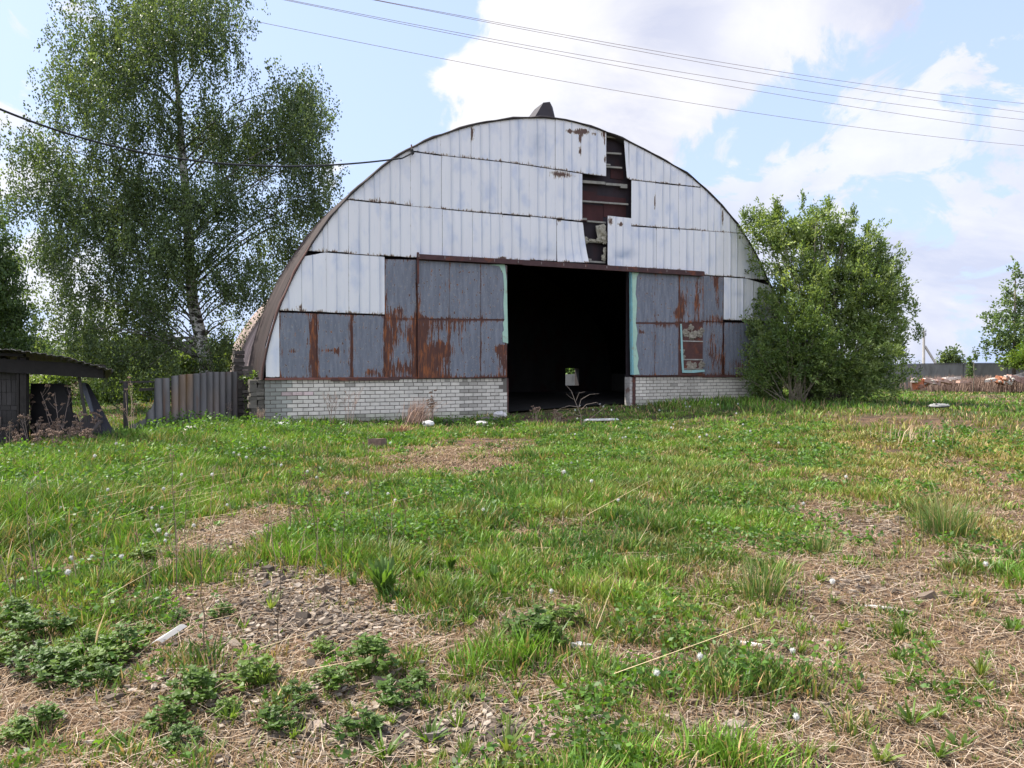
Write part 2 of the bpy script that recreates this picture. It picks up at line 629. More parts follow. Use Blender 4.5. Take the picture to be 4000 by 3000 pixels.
def shell(name, d0, d1, off, amp, pitch, colf, thick, mat, step):
    ds = np.arange(d0, d1 + 1e-6, step)
    n = len(PR)
    Vs, Cs = [], []
    for i, d in enumerate(ds):
        o = off + amp * math.sin(2 * math.pi * (d - d0) / pitch)
        wob = 0.02 * np.array([math.sin(k * 1.7) * math.sin(k * .31 + 2) for k in range(n)]) if i < 2 else 0
        P = PR + NO * (o + wob)[:, None] if i < 2 else PR + NO * o
        Vs.append(np.column_stack([P[:, 0], np.full(n, d), P[:, 1]]))
        Cs.append(np.array([colf(k / (n - 1), d) for k in range(n)]))
    m = len(ds)
    for d in (d1, d0):     # inner surface, back then front
        P = PR + NO * (off - thick)
        Vs.append(np.column_stack([P[:, 0], np.full(n, d), P[:, 1]]))
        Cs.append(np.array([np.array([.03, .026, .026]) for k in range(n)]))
    V = np.concatenate(Vs)
    C = np.concatenate(Cs)
    rows = list(range(m)) + [m, m + 1]
    F = []
    for a in range(len(rows)):
        b = (a + 1) % len(rows)
        for k in range(n - 1):
            F.append((rows[a] * n + k, rows[b] * n + k, rows[b] * n + k + 1, rows[a] * n + k + 1))
    return np_mesh(name, V, np.array(F), C, mat, hang)


def rc1(t, d):
    c = np.array([0.034, 0.023, 0.021])
    if d < -0.02: c = np.array([0.14, 0.07, 0.055]) if t < .14 else np.array([0.05, 0.04, 0.038])
    return c * (0.75 + 0.5 * vnoise(d * 3.3, t * 9))


def rc2(t, d):
    return np.array([0.27, 0.21, 0.19]) * (0.8 + 0.4 * vnoise(d * 2.3, t * 12))


BACKD = 11.2
shell('roof', -0.07, 3.2, -0.025, 0.026, 0.30, rc1, 0.04, M['roof'], 0.06)
PR0 = PR.copy()
PR = np.column_stack([PR0[:, 0], 1.17 + (PR0[:, 1] - 1.17) * 0.73])
shell('roof', 3.26, BACKD, -0.05, 0.03, 0.24, rc2, 0.1, M['roof'], 0.06)
PR = PR0

# door opening in facade coordinates
DS0, DS1 = fs(1978, 1430)[0], fs(2462, 1430)[0]
DTOP = fs(2200, 1036)[1] + 0.05

# inner lining behind the outer skin
lin = MB()


def strip_wall(mb, s0, s1, zb, d, c, topf=None, step=0.2, th=0.06):
    n = max(2, int((s1 - s0) / step))
    P = []
    for i in range(n + 1):
        s = s0 + (s1 - s0) * i / n
        zt = (topf(s) if topf else arch(s)) - 0.03
        P.append((s, max(zt, zb + .01)))
    fr = [(s, d, zb) for s, z in P] + [(s, d, z) for s, z in P]
    bk = [(s, d + th, zb) for s, z in P] + [(s, d + th, z) for s, z in P]
    m = len(P)
    f = []
    for i in range(m - 1):
        f.append((i, i + 1, m + i + 1, m + i))
        f.append((2 * m + i + 1, 2 * m + i, 3 * m + i, 3 * m + i + 1))
        f.append((m + i, m + i + 1, 3 * m + i + 1, 3 * m + i))
        f.append((i + 1, i, 2 * m + i, 2 * m + i + 1))
    f.append((0, m, 3 * m, 2 * m))
    f.append((m - 1, 3 * m - 1, 4 * m - 1, 2 * m - 1))
    mb.add(fr + bk, f, c)


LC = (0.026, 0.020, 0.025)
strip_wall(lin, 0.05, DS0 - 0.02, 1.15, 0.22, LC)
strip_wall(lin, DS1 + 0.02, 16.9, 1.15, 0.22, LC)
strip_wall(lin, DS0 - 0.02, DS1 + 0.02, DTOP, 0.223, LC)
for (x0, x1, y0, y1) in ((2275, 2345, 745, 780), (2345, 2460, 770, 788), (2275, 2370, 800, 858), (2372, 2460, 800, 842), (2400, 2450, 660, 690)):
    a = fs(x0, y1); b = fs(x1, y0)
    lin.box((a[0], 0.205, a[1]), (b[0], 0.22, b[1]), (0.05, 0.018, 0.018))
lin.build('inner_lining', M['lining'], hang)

# ---- white cladding panels ----
def panel_mat():
    m = bpy.data.materials.new('white_cladding')
    m.use_nodes = True
    t = m.node_tree
    t.nodes.clear()
    n, l = t.nodes.new, t.links.new
    out = n('ShaderNodeOutputMaterial')
    pb = n('ShaderNodeBsdfPrincipled')
    a = n('ShaderNodeAttribute'); a.attribute_name = 'Col'
    sp = n('ShaderNodeSeparateColor')
    l(a.outputs['Color'], sp.inputs[0])
    co = n('ShaderNodeTexCoord')

    def nz(scale, stretch, det=5, rough=.6, off=(0, 0, 0)):
        mp = n('ShaderNodeMapping')
        mp.inputs['Scale'].default_value = stretch
        mp.inputs['Location'].default_value = off
        l(co.outputs['Object'], mp.inputs[0])
        x = n('ShaderNodeTexNoise')
        x.inputs['Scale'].default_value = scale
        x.inputs['Detail'].default_value = det
        x.inputs['Roughness'].default_value = rough
        l(mp.outputs[0], x.inputs['Vector'])
        return x.outputs['Fac']

    def ss(v, lo, hi):
        x = n('ShaderNodeMapRange'); x.interpolation_type = 'SMOOTHSTEP'
        l(v, x.inputs[0]); x.inputs[1].default_value = lo; x.inputs[2].default_value = hi
        return x.outputs[0]

    def mth(op, p, q):
        x = n('ShaderNodeMath'); x.operation = op
        for i, k in enumerate((p, q)):
            if isinstance(k, float): x.inputs[i].default_value = k
            else: l(k, x.inputs[i])
        return x.outputs[0]

    def mix(f, c1, c2):
        x = n('ShaderNodeMixRGB')
        if isinstance(f, float): x.inputs[0].default_value = f
        else: l(f, x.inputs[0])
        for i, k in ((1, c1), (2, c2)):
            if isinstance(k, tuple): x.inputs[i].default_value = (*k, 1)
            else: l(k, x.inputs[i])
        return x.outputs[0]
    smud = mth('MULTIPLY', ss(nz(1.5, (1.6, 1, .9), 4, .5), .47, .72), 0.75)
    strk = mth('MULTIPLY', ss(nz(3.0, (5, 1, .5), 4, .6, (3, 0, 0)), .52, .75), 0.35)
    c = mix(smud, (0.72, 0.72, 0.73), (0.50, 0.55, 0.66))
    c = mix(strk, c, (0.53, 0.58, 0.66))
    c = mix(sp.outputs[1], c, (0.20, 0.27, 0.40))            # grime in the seams
    # rust: red channel plus drips
    dr = nz(9.0, (3.2, 1, .8), 6, .7, (1, 0, 4))
    rv = mth('ADD', sp.outputs[0], mth('MULTIPLY', mth('SUBTRACT', dr, 0.5), 1.3))
    rs = nz(1.0, (34, 1, 30), 2, .5, (7, 0, 2))
    rm = ss(rv, .50, .60)
    c = mix(ss(rv, .38, .52), c, (0.45, 0.40, 0.33))
    c = mix(rm, c, (0.10, 0.055, 0.04))
    spot = ss(rs, .77, .80)
    c = mix(spot, c, (0.16, 0.10, 0.08))
    l(c, pb.inputs['Base Color'])
    pb.inputs['Roughness'].default_value = 0.5
    pb.inputs['Specular IOR Level'].default_value = 0.3
    bp = n('ShaderNodeBump'); bp.inputs['Distance'].default_value = 0.012; bp.inputs['Strength'].default_value = .8
    l(nz(2.2, (1, 1, .6), 3, .5), bp.inputs['Height'])
    l(bp.outputs[0], pb.inputs['Normal'])
    l(pb.outputs[0], out.inputs[0])
    return m


M['white'] = panel_mat()
rp = random.Random(3)


def grad_spots(s, z, spots):
    v = 0
    for (cs, cz, rs, rz, a) in spots:
        v += a * math.exp(-(((s - cs) / rs) ** 2 + ((z - cz) / rz) ** 2))
    return v


WSPOT = []
for (px, py, rx, ry, a) in [(2222, 510, 12, 6, 1.2), (2250, 513, 12, 7, 1.4), (2280, 517, 18, 7, 1.5), (2320, 521, 8, 6, 1.2), (2355, 526, 7, 7, 1.2), (2266, 540, 4, 16, .9),
                            (2190, 685, 50, 10, .75), (2360, 550, 4, 20, .7), (2361, 625, 4, 14, .9), (2265, 590, 4, 14, .8), (2380, 865, 8, 12, 1.2), (2420, 880, 12, 6, 1.2), (1842, 520, 4, 26, .7),
                            (2180, 868, 10, 14, .4), (2556, 790, 4, 30, .7), (2820, 850, 5, 35, .8), (2740, 1130, 5, 30, .9), (1960, 1010, 10, 5, .9)]:
    s_, z_ = fs(px, py)
    WSPOT.append((s_, z_, rx / 125, ry / 125, a))
BSPOT = []
for (px, py, rx, ry, a) in [(2440, 985, 45, 16, .6), (2150, 985, 90, 14, .3), (2880, 1148, 35, 14, .45), (2100, 560, 30, 60, .35), (2420, 1000, 40, 8, .5), (2380, 1020, 20, 10, .4)]:
    s_, z_ = fs(px, py)
    BSPOT.append((s_, z_, rx / 125, ry / 125, a))


def white_panel(s0t, s0b, s1t, s1b, zt0, zt1, zb0, zb1, d=-0.02, flare=0.0, clip=True, name='cladding_panel'):
    wd = max(s1t - s0t, s1b - s0b)
    us = [0.0, 1.0]
    k = 0
    first = 0.0
    while True:
        k += 1
        c = k * 0.265
        if c > wd - 0.06: break
        us += [(c - .015) / wd, (c - .006) / wd, (c + .006) / wd, (c + .015) / wd]
    us += list(np.linspace(0.02, .98, max(3, int(wd / .1))))
    us = sorted(set(round(u, 5) for u in us))
    nv = max(4, int(abs(zt0 - zb0) / 0.1))
    Vs, Cs = [], []
    dj = rp.uniform(-.012, .004)
    bow = rp.uniform(-.02, .01)
    zj = rp.uniform(-.012, .012)
    for j in range(nv + 1):
        v = j / nv
        for u in us:
            s = (s0b + (s0t - s0b) * v) * (1 - u) + (s1b + (s1t - s1b) * v) * u
            zb = zb0 + (zb1 - zb0) * u + zj
            zt = zt0 + (zt1 - zt0) * u + zj
            if clip:
                zt = min(zt, arch(s) - 0.015)
            zb2 = min(zb, zt - .004)
            wav = 0.006 * math.sin(u * 9 + s0b * 5)
            z = zb2 + (zt - zb2) * v + wav * (1 - v)
            c = u * wd
            rel = c - round(c / .265) * .265
            rib = 0.014 if (abs(rel) < .01 and .1 < c < wd - .1) else 0
            dd = d + dj + bow * math.sin(math.pi * v) * math.sin(math.pi * u) - rib - flare * (1 - v) ** 3 * (0.3 + u)
            Vs.append((s, dd, z))
            eb = (z - zb2)
            et = (zt - z)
            es = min(c, wd - c)
            rust = .13 + .36 * math.exp(-eb / .018) + .2 * math.exp(-et / .018) + .20 * math.exp(-es / .010) + grad_spots(s, z, WSPOT)
            # nail rows along the sheet edges
            grime = 0.0
            if rib: grime = .25 + .45 * vnoise(s * 7.7, z * 2.2) ** 1.5
            elif abs(rel) < .024 and .1 < c < wd - .1: grime = .05
            grime = min(.8, grime + grad_spots(s, z, BSPOT) * (0.4 + .9 * vnoise(s * 9, z * 22)))
            Cs.append((rust, grime, 0))
    nu = len(us)
    Fq = [(j * nu + i, j * nu + i + 1, (j + 1) * nu + i + 1, (j + 1) * nu + i) for j in range(nv) for i in range(nu - 1)]
    return np_mesh(name, np.array(Vs), np.array(Fq), np.array(Cs), M['white'], hang)


def line(pts):
    q = [fs(*p) for p in pts]
    a = np.array(q)
    return lambda s: float(np.interp(s, a[:, 0], a[:, 1]))


L1 = line([(1608, 592), (1700, 606), (2000, 638), (2265, 680), (2452, 704), (2727, 734)])
L2 = line([(1352, 779), (1600, 807), (1840, 829), (2060, 846), (2270, 868), (2460, 884), (2730, 902), (2894, 912)])
L3 = line([(1184, 981), (1285, 987), (1600, 1010), (1625, 1012), (1950, 1014), (2290, 1030), (2370, 1042), (2727, 1064), (2733, 1076), (2986, 1094)])
L4l = line([(1085, 1217), (1300, 1224), (1500, 1231)])
L4r = line([(2820, 1252), (3030, 1258)])
GAP = 0.022
S_ = lambda px: fs(px, 1430)[0]
BIG = 99


def row(px_list, topf, botf, **kw):
    ss_ = [S_(p) if p > 30 else p for p in px_list]
    for a, b in zip(ss_[:-1], ss_[1:]):
        a2, b2 = a + .002, b - .002
        white_panel(a2, a2, b2, b2, topf(a2), topf(b2), botf(a2) + GAP, botf(b2) + GAP, **kw)


top = lambda s: arch(s) - .015
minf = lambda f: (lambda s: min(f(s) - .004, arch(s) - .015))
row([1597, 1722, 1840, 1955, 2063, 2166, 2266, 2364], top, L1)
row([2452, 2556, 2645, 2728], top, L1)
row([1345, 1486, 1605], top, lambda s: L2(s))
row([1605, 1725, 1841, 1957, 2065, 2167, 2272], minf(L1), L2)
row([2462, 2556, 2646, 2730], minf(L1), L2)
row([2730, 2820, 2903], top, L2)
row([1180, 1283], top, L3)
row([1283, 1363, 1486, 1605, 1728, 1845, 1962, 2070, 2172], minf(L2), L3)
row([2462, 2560, 2650, 2737], minf(L2), L3)
row([2737, 2822, 2905, 2990], minf(L2), L3)
# last one of the third row flares open over the hole
a, b = S_(2172) + .006, S_(2274)
white_panel(a, a, b, S_(2291), L2(a), L2(b), L3(a) + GAP, L3(b) + .03, flare=0.09)
# panel right of the hole, standing proud
a, b = S_(2369), S_(2461)
white_panel(a, a, b - .006, b - .006, fs(2369, 842)[1], fs(2461, 852)[1], L3(a) + GAP, L3(b) + GAP, d=-.045)
# torn sliver
white_panel(S_(2432), S_(2443), S_(2450), S_(2451), fs(2432, 545)[1], fs(2450, 553)[1], fs(2443, 697)[1], fs(2451, 702)[1], d=-.03, flare=.04)
row([1086, 1180, 1275, 1363, 1503], minf(L3), L4l)
row([2823, 2910, 3010], minf(L3), L4r)
# narrow white wedge low on the left
zb = fs(1050, 1474)[1]
a, b = 0.03, S_(1091)
white_panel(a, a, b, b, BIG, L4l(b) - .02, zb, zb, d=-.02)


# ---- grey rusted sheets ----
def rust_mat():
    m = bpy.data.materials.new('grey_paint_over_rust')
    m.use_nodes = True
    t = m.node_tree
    t.nodes.clear()
    n, l = t.nodes.new, t.links.new
    out = n('ShaderNodeOutputMaterial')
    pb = n('ShaderNodeBsdfPrincipled')
    a = n('ShaderNodeAttribute'); a.attribute_name = 'Col'
    sp = n('ShaderNodeSeparateColor')
    l(a.outputs['Color'], sp.inputs[0])
    co = n('ShaderNodeTexCoord')

    def nz(scale, stretch, det=5, rough=.6, off=(0, 0, 0)):
        mp = n('ShaderNodeMapping')
        mp.inputs['Scale'].default_value = stretch
        mp.inputs['Location'].default_value = off
        l(co.outputs['Object'], mp.inputs[0])
        x = n('ShaderNodeTexNoise')
        x.inputs['Scale'].default_value = scale
        x.inputs['Detail'].default_value = det
        x.inputs['Roughness'].default_value = rough
        l(mp.outputs[0], x.inputs['Vector'])
        return x.outputs['Fac']

    def ss(v, lo, hi):
        x = n('ShaderNodeMapRange'); x.interpolation_type = 'SMOOTHSTEP'
        l(v, x.inputs[0]); x.inputs[1].default_value = lo; x.inputs[2].default_value = hi
        return x.outputs[0]

    def mth(op, p, q):
        x = n('ShaderNodeMath'); x.operation = op
        for i, k in enumerate((p, q)):
            if isinstance(k, float): x.inputs[i].default_value = k
            else: l(k, x.inputs[i])
        return x.outputs[0]

    def mix(f, c1, c2):
        x = n('ShaderNodeMixRGB')
        if isinstance(f, float): x.inputs[0].default_value = f
        else: l(f, x.inputs[0])
        for i, k in ((1, c1), (2, c2)):
            if isinstance(k, tuple): x.inputs[i].default_value = (*k, 1)
            else: l(k, x.inputs[i])
        return x.outputs[0]
    pa = mix(ss(nz(3, (4, 1, .5), 5), .35, .7), (0.135, 0.148, 0.180), (0.19, 0.205, 0.24))
    ru = mix(ss(nz(4, (3.5, 1, .6), 6, .65, (2, 0, 1)), .48, .66), (0.085, 0.035, 0.025), (0.26, 0.085, 0.028))
    drip = nz(5.0, (5.5, 1, .45), 6, .7, (5, 0, 3))
    rv = mth('ADD', sp.outputs[0], mth('MULTIPLY', mth('SUBTRACT', drip, 0.5), 2.4))
    spt = nz(1.0, (17, 1, 9), 3, .6, (11, 0, 8))
    rv = mth('MAXIMUM', rv, mth('SUBTRACT', spt, 0.135))
    c = mix(mth('MULTIPLY', ss(rv, .43, .50), 0.5), pa, (0.36, 0.36, 0.34))
    c = mix(ss(rv, .49, .52), c, ru)
    l(c, pb.inputs['Base Color'])
    pb.inputs['Roughness'].default_value = 0.65
    pb.inputs['Specular IOR Level'].default_value = 0.3
    bp = n('ShaderNodeBump'); bp.inputs['Distance'].default_value = 0.01; bp.inputs['Strength'].default_value = .8
    l(nz(3, (2, 1, .4), 4, .5), bp.inputs['Height'])
    l(bp.outputs[0], pb.inputs['Normal'])
    l(pb.outputs[0], out.inputs[0])
    return m


M['rusted'] = rust_mat()
RSPOT = []
for (px, py, rx, ry, a) in [
    (1221, 1350, 14, 130, .9), (1368, 1350, 8, 120, .5), (1290, 1368, 30, 8, .65), (1320, 1375, 12, 14, .6), (1140, 1372, 12, 8, .6),
    (1450, 1455, 26, 14, .6), (1560, 1215, 30, 22, .5), (1515, 1370, 18, 120, .5), (1600, 1330, 12, 45, .45), (1590, 1440, 90, 25, .5),
    (1640, 1370, 20, 110, .75), (1660, 1410, 40, 70, .7), (1725, 1365, 36, 25, .75), (1715, 1420, 25, 60, .45), (1620, 1300, 60, 40, .3), (1540, 1300, 20, 60, .5),
    (1700, 1275, 60, 22, .35), (1790, 1275, 30, 30, .4), (1795, 1340, 10, 40, .4), (1960, 1365, 40, 18, .95), (1955, 1420, 22, 60, .6),
    (2660, 1190, 25, 60, .45), (2715, 1170, 16, 90, .55), (2640, 1225, 30, 20, .6), (2795, 1105, 16, 40, .7), (2800, 1180, 12, 60, .5), (2790, 1240, 40, 12, .4),
    (2500, 1298, 14, 10, .8), (2800, 1400, 40, 60, .35), (2780, 1330, 20, 90, .3), (2600, 1275, 60, 14, .35), (2880, 1430, 60, 30, .4)]:
    s_, z_ = fs(px, py)
    RSPOT.append((s_, z_, rx / 135, ry / 135, a * .95))


def grey_sheet(px0, px1, yt0, yt1, yb0, yb1, parent, d=-0.02, bias=.12, be=.45, te=.3, se=.45, name='steel_sheet', pz=True):
    s0, s1 = S_(px0) + .004, S_(px1) - .004
    zt0, zt1, zb0, zb1 = fs(px0, yt0)[1], fs(px1, yt1)[1], fs(px0, yb0)[1], fs(px1, yb1)[1]
    wd = s1 - s0
    nu = max(3, int(wd / .035))
    nv = max(4, int((zt0 - zb0) / .05))
    dj = rp.uniform(-.006, .006)
    Vs, Cs = [], []
    for j in range(nv + 1):
        v = j / nv
        for i in range(nu + 1):
            u = i / nu
            s = s0 + wd * u
            zt = min(zt0 + (zt1 - zt0) * u, arch(s) - .015)
            zb = min(zb0 + (zb1 - zb0) * u, zt - .01)
            z = zb + (zt - zb) * v
            Vs.append((s, d + dj - 0.004 * math.sin(u * wd * 40), z))
            R = bias + be * math.exp(-(z - zb) / .07) + te * math.exp(-(zt - z) / .06) + se * math.exp(-min(u, 1 - u) * wd / .045) + grad_spots(s, z, RSPOT)
            Cs.append((R, 0, 0))
    w = nu + 1
    Fq = [(j * w + i, j * w + i + 1, (j + 1) * w + i + 1, (j + 1) * w + i) for j in range(nv) for i in range(nu)]
    return np_mesh(name, np.array(Vs), np.array(Fq), np.array(Cs), M['rusted'], parent)


grey_sheet(1091, 1237, 1221, 1225, 1478, 1479, hang)
grey_sheet(1237, 1375, 1226, 1230, 1479, 1480, hang)
grey_sheet(1375, 1503, 1230, 1234, 1480, 1480, hang)
grey_sheet(1503, 1627, 1013, 1015, 1245, 1247, hang, be=.5)
grey_sheet(1503, 1627, 1246, 1248, 1480, 1480, hang, bias=.2, te=.35, be=.6, se=.5)
grey_sheet(2738, 2822, 1076, 1083, 1255, 1258, hang)
grey_sheet(2738, 2822, 1257, 1260, 1466, 1468, hang, bias=.2)
grey_sheet(2824, 2925, 1260, 1262, 1468, 1470, hang, bias=.16)
grey_sheet(2925, 3035, 1262, 1265, 1470, 1472, hang, bias=.1)

# bottom sill flashing over the bricks
sill = MB()
z0 = fs(1034, 1478)[1]
for (a, b, dz, c) in ((0.0, 3.1, 0, (.16, .07, .055)), (1.6, 3.4, -.03, (.075, .04, .035)), (3.1, DS0 - .02, 0.01, (.075, .04, .035)), (DS1 + .1, 13.4, .01, (.085, .04, .035)), (13.4, 16.8, -.02, (.085, .04, .035))):
    sill = MB()
    sill.box((a + .003, -.055 - (.004 if dz < 0 else 0), z0 - .045 + dz), (b - .003, -.024, z0 + .012 + dz * .5), c, jit=.004)
    sill.build('sill_flashing', M['steel_dark'], hang)

# sliding doors
def door(pxs, rows_, heavy, dd=-.1):
    s0, s1 = S_(pxs[0]), S_(pxs[-1])
    zt = fs(pxs[0], rows_[0][0])[1]
    zb = fs(pxs[0], rows_[-1][2])[1]
    fr = MB()
    c = (.085, .04, .035)
    fr.box((s0 + .003, dd + .012, zb), (s1 - .003, dd + .06, min(zt, fs(pxs[-1], rows_[0][1])[1])), c)
    o = fr.build('sliding_door', M['steel_dark'], hang)
    for i, (a, b) in enumerate(zip(pxs[:-1], pxs[1:])):
        for r_, (yt0, yt1, yb0, yb1) in enumerate(rows_):
            f0 = (a - pxs[0]) / (pxs[-1] - pxs[0]); f1_ = (b - pxs[0]) / (pxs[-1] - pxs[0])
            if (i, r_) in heavy and heavy[(i, r_)] is None: continue
            h = heavy.get((i, r_), (.12, .35, .3, .4))
            grey_sheet(a, b, yt0 + (yt1 - yt0) * f0 + 3, yt0 + (yt1 - yt0) * f1_ + 3, yb0 + (yb1 - yb0) * f0 - 2, yb0 + (yb1 - yb0) * f1_ - 2,
                       o, d=dd, bias=h[0], be=h[1], te=h[2], se=h[3], name='door_sheet')
    return o


dl = door([1628, 1751, 1872, 1975], [(1016, 1036, 1247, 1249), (1249, 1251, 1478, 1474)],
          {(0, 0): (.1, .5, .05, .4), (1, 0): (.08, .4, .05, .35), (2, 0): (.08, .3, .05, .3), (0, 1): (.24, .6, .35, .4), (1, 1): (.16, .35, .4, .35), (2, 1): (.1, .6, .35, .4)})
dr_ = door([2465, 2550, 2642, 2738], [(1060, 1078, 1261, 1263), (1263, 1265, 1468, 1466)],
           {(0, 0): (.1, .2, .1, .3), (1, 0): (.1, .3, .1, .3), (2, 0): (.2, .4, .1, .5), (0, 1): (.1, .3, .2, .3), (1, 1): (.1, .35, .35, .3), (2, 1): None})


def trim(parent, pts, d0, d1, c=(0.36, 0.54, 0.43)):
    q = [fs(*p) for p in pts]
    mb = MB()
    n = len(q)
    mb.add([(s, d0, z) for s, z in q] + [(s, d1, z) for s, z in q],
           [tuple(range(n))] + [tuple(range(n, 2 * n))[::-1]] + [(i, i + n, (i + 1) % n + n, (i + 1) % n) for i in range(n)], c)
    return mb.build('edge_trim', M['mint'], parent)


trim(dl, [(1978, 1342), (1958, 1336), (1956, 1300), (1962, 1290), (1958, 1262), (1964, 1250), (1960, 1190), (1963, 1130), (1959, 1070), (1944, 1041), (1905, 1036), (1965, 1034), (1973, 1100)][::-1], -.108, -.116)
trim(dr_, [(2461, 1058), (2515, 1061), (2488, 1065), (2479, 1085), (2474, 1150), (2480, 1180), (2475, 1262), (2482, 1300), (2476, 1345), (2486, 1400), (2481, 1430), (2490, 1462), (2468, 1464), (2464, 1300)][::-1], -.108, -.116)
tb = trim(dr_, [(2459, 1058), (2461, 1058), (2465, 1300), (2468, 1464), (2464, 1464), (2461, 1300)][::-1], -.10, .02, (0.25, 0.52, 0.56))
tb['label'] = 'teal painted door edge'
# broken bay of the right door: frame, battens, wool
trim(dr_, [(2648, 1266), (2654, 1266), (2662, 1446), (2742, 1444), (2744, 1452), (2700, 1456), (2656, 1456), (2652, 1400)][::-1], -.112, -.122, (0.27, 0.46, 0.45))
bb = MB()
for (x0, x1, y, c) in ((2655, 2738, 1332, (.30, .29, .26)), (2655, 2745, 1404, (.30, .29, .26)), (2655, 2745, 1441, (.25, .24, .21))):
    a = fs(x0, y); b = fs(x1, y)
    bb = MB()
    bb.box((a[0], -.105, a[1] - .02), (min(b[0], S_(2737)), -.09, a[1] + .015), c, jit=.004)
    bb.build('batten', M['wood'], dr_)
rx = random.Random(5)
woolb = MB()
for (px, py, r) in ((2672, 1300, .11), (2700, 1312, .14), (2690, 1280, .09), (2725, 1305, .11), (2735, 1290, .08), (2658, 1372, .07), (2662, 1395, .06), (2685, 1425, .11),
                    (2700, 1433, .12), (2735, 1422, .10), (2728, 1440, .06)):
    s, z = fs(px, py)
    woolb.lump((s, -.09, z), r, (.25, .225, .18), .6, 11, 8, (1.1, .3, .9), seed=px)
woolb.build('mineral_wool', M['wool'], dr_)

# battens and wool in the open slot of the gable
bt = MB()
for (x0, x1, y0, y1, th) in ((2366, 2428, 529, 537, .05), (2368, 2433, 594, 598, .05), (2370, 2390, 639, 641, .045), (2371, 2436, 648, 653, .05), (2275, 2370, 706, 713, .08), (2372, 2456, 716, 722, .07),
                        (2430, 2456, 728, 730, .05), (2276, 2460, 783, 796, .05), (2277, 2298, 853, 854, .06), (2300, 2372, 862, 868, .05), (2286, 2370, 941, 946, .05), (2291, 2316, 1010, 1013, .05), (2291, 2370, 1019, 1024, .05)):
    a = fs(x0, y0); b = fs(x1, y1)
    bt = MB()
    bt.bar((a[0], .1, a[1]), (b[0], .1, b[1]), .05, th, (.25, .24, .21))
    bt.build('batten', M['wood'], hang)
wb = MB()
for (px, py, r, sx_, sz_) in ((2352, 905, .22, .8, 1.0), (2362, 930, .16, .8, 1), (2345, 935, .1, 1, .8), (2290, 938, .12, 1, .9), (2320, 938, .08, 2, .5), (2366, 980, .07, .8, 1.6), (2362, 1005, .08, 1, 1.3)):
    s, z = fs(px, py)
    wb.lump((s, .06, z), r, (.30, .28, .22), .35, 9, 7, (sx_, .4, sz_), seed=px)
wb.build('mineral_wool', M['wool'], hang)

# door rail
rl = MB()
a = fs(1625, 1006); b = fs(2060, 1030); c_ = fs(2732, 1072)
rl.bar((a[0], -.17, a[1]), (b[0], -.17, b[1]), .12, .13, (.07, .035, .035))
rl.bar((b[0] - .25, -.176, b[1] - .01), (c_[0], -.176, c_[1]), .12, .145, (.065, .034, .034))
for i in range(14):
    f = i / 13
    s = a[0] + (c_[0] - a[0]) * f
    z = a[1] + (c_[1] - a[1]) * f
    rl.box((s - .01, -.25, z - .02), (s + .012, -.232, z + .05), (.2, .17, .16))
rl.bar((S_(1628), -.13, a[1] + .12), (S_(1628), -.13, fs(1628, 1110)[1]), .05, .05, (.10, .045, .04), up=(0, 1, 0))
rl.build('door_rail', M['steel_dark'], hang)

# roof vent and hook
vp = loc2w(fs(2160, 450)[0], 0.9)
vt = MB()
sv = fs(2165, 460)[0]
zv = arch(sv)
P = [(sv - .42, .6, zv - .02), (sv + .42, .6, zv - .04), (sv + .42, 1.5, zv - .04), (sv - .42, 1.5, zv - .02),
     (sv + .04, .75, zv + .66), (sv + .24, .72, zv + .70), (sv + .38, .8, zv + .58), (sv + .30, 1.35, zv + .6), (sv + .02, 1.3, zv + .62)]
vt.add(P, [(0, 1, 6, 5, 4), (1, 2, 7, 6), (2, 3, 8, 7), (3, 0, 4, 8), (4, 5, 6, 7, 8)], (.035, .028, .03))
vt.build('roof_vent', M['black'], hang)
hk = MB()
s, z = fs(1606, 600)
hk.bar((s - .01, -.05, z + .22), (s, -.1, z - .06), .03, .03, (.12, .11, .10), up=(0, 1, 0))
hk.lump((s, -.12, z), .055, (.03, .03, .03), .1)
hk.lump((s - .02, -.13, z + .06), .04, (.03, .03, .03), .1)
hk.build('cable_hook', M['steel_dark'], hang)


# ---- brick base ----
def brick_wall(name, s0, s1, ztop, rows_, skip=None, stain=(), first='header', seed=1):
    rb = random.Random(seed)
    mb = MB()
    mc = (.155, .14, .12)
    mb.box((s0 + .004, .014, ztop - rows_ * .1 - .3), (s1 - .004, .4, ztop - .004), mc)
    for r in range(rows_):
        zb_ = ztop - (r + 1) * .1
        L_ = .13 if (first == 'header' and r == 0) else .262
        s = s0 - (0.13 if r % 2 else 0)
        while s < s1:
            a, b = max(s + .009, s0), min(s + L_ - .009, s1)
            s += L_
            if b - a < .03: continue
            if skip and skip((a + b) / 2, r, rb): continue
            k = rb.uniform(.93, 1.05)
            cx = (a + b) / 2
            base_ = [.64, .60, .52]
            for (cs, w, dk) in stain:
                k *= 1 - dk * math.exp(-((cx - cs) / w) ** 2)
            if r >= rows_ - 4: k *= 1 - .11 * (r - rows_ + 5) * rb.uniform(.3, 1.4); base_ = [.53, .52, .42]
            if rb.random() < .05: k *= rb.uniform(.6, .85)
            if cx < .6: k *= .78; base_ = [.52, .53, .47]
            if name_red(cx, r): base_ = [.62, .49, .47]
            pr = rb.uniform(-.004, .004)
            mb.box((a, pr, zb_ + .010), (b, .05, zb_ + .092), tuple(q * k for q in base_), jit=.003 + (.006 if rb.random() < .08 else 0))
    return mb.build(name, M['brick'], hang)


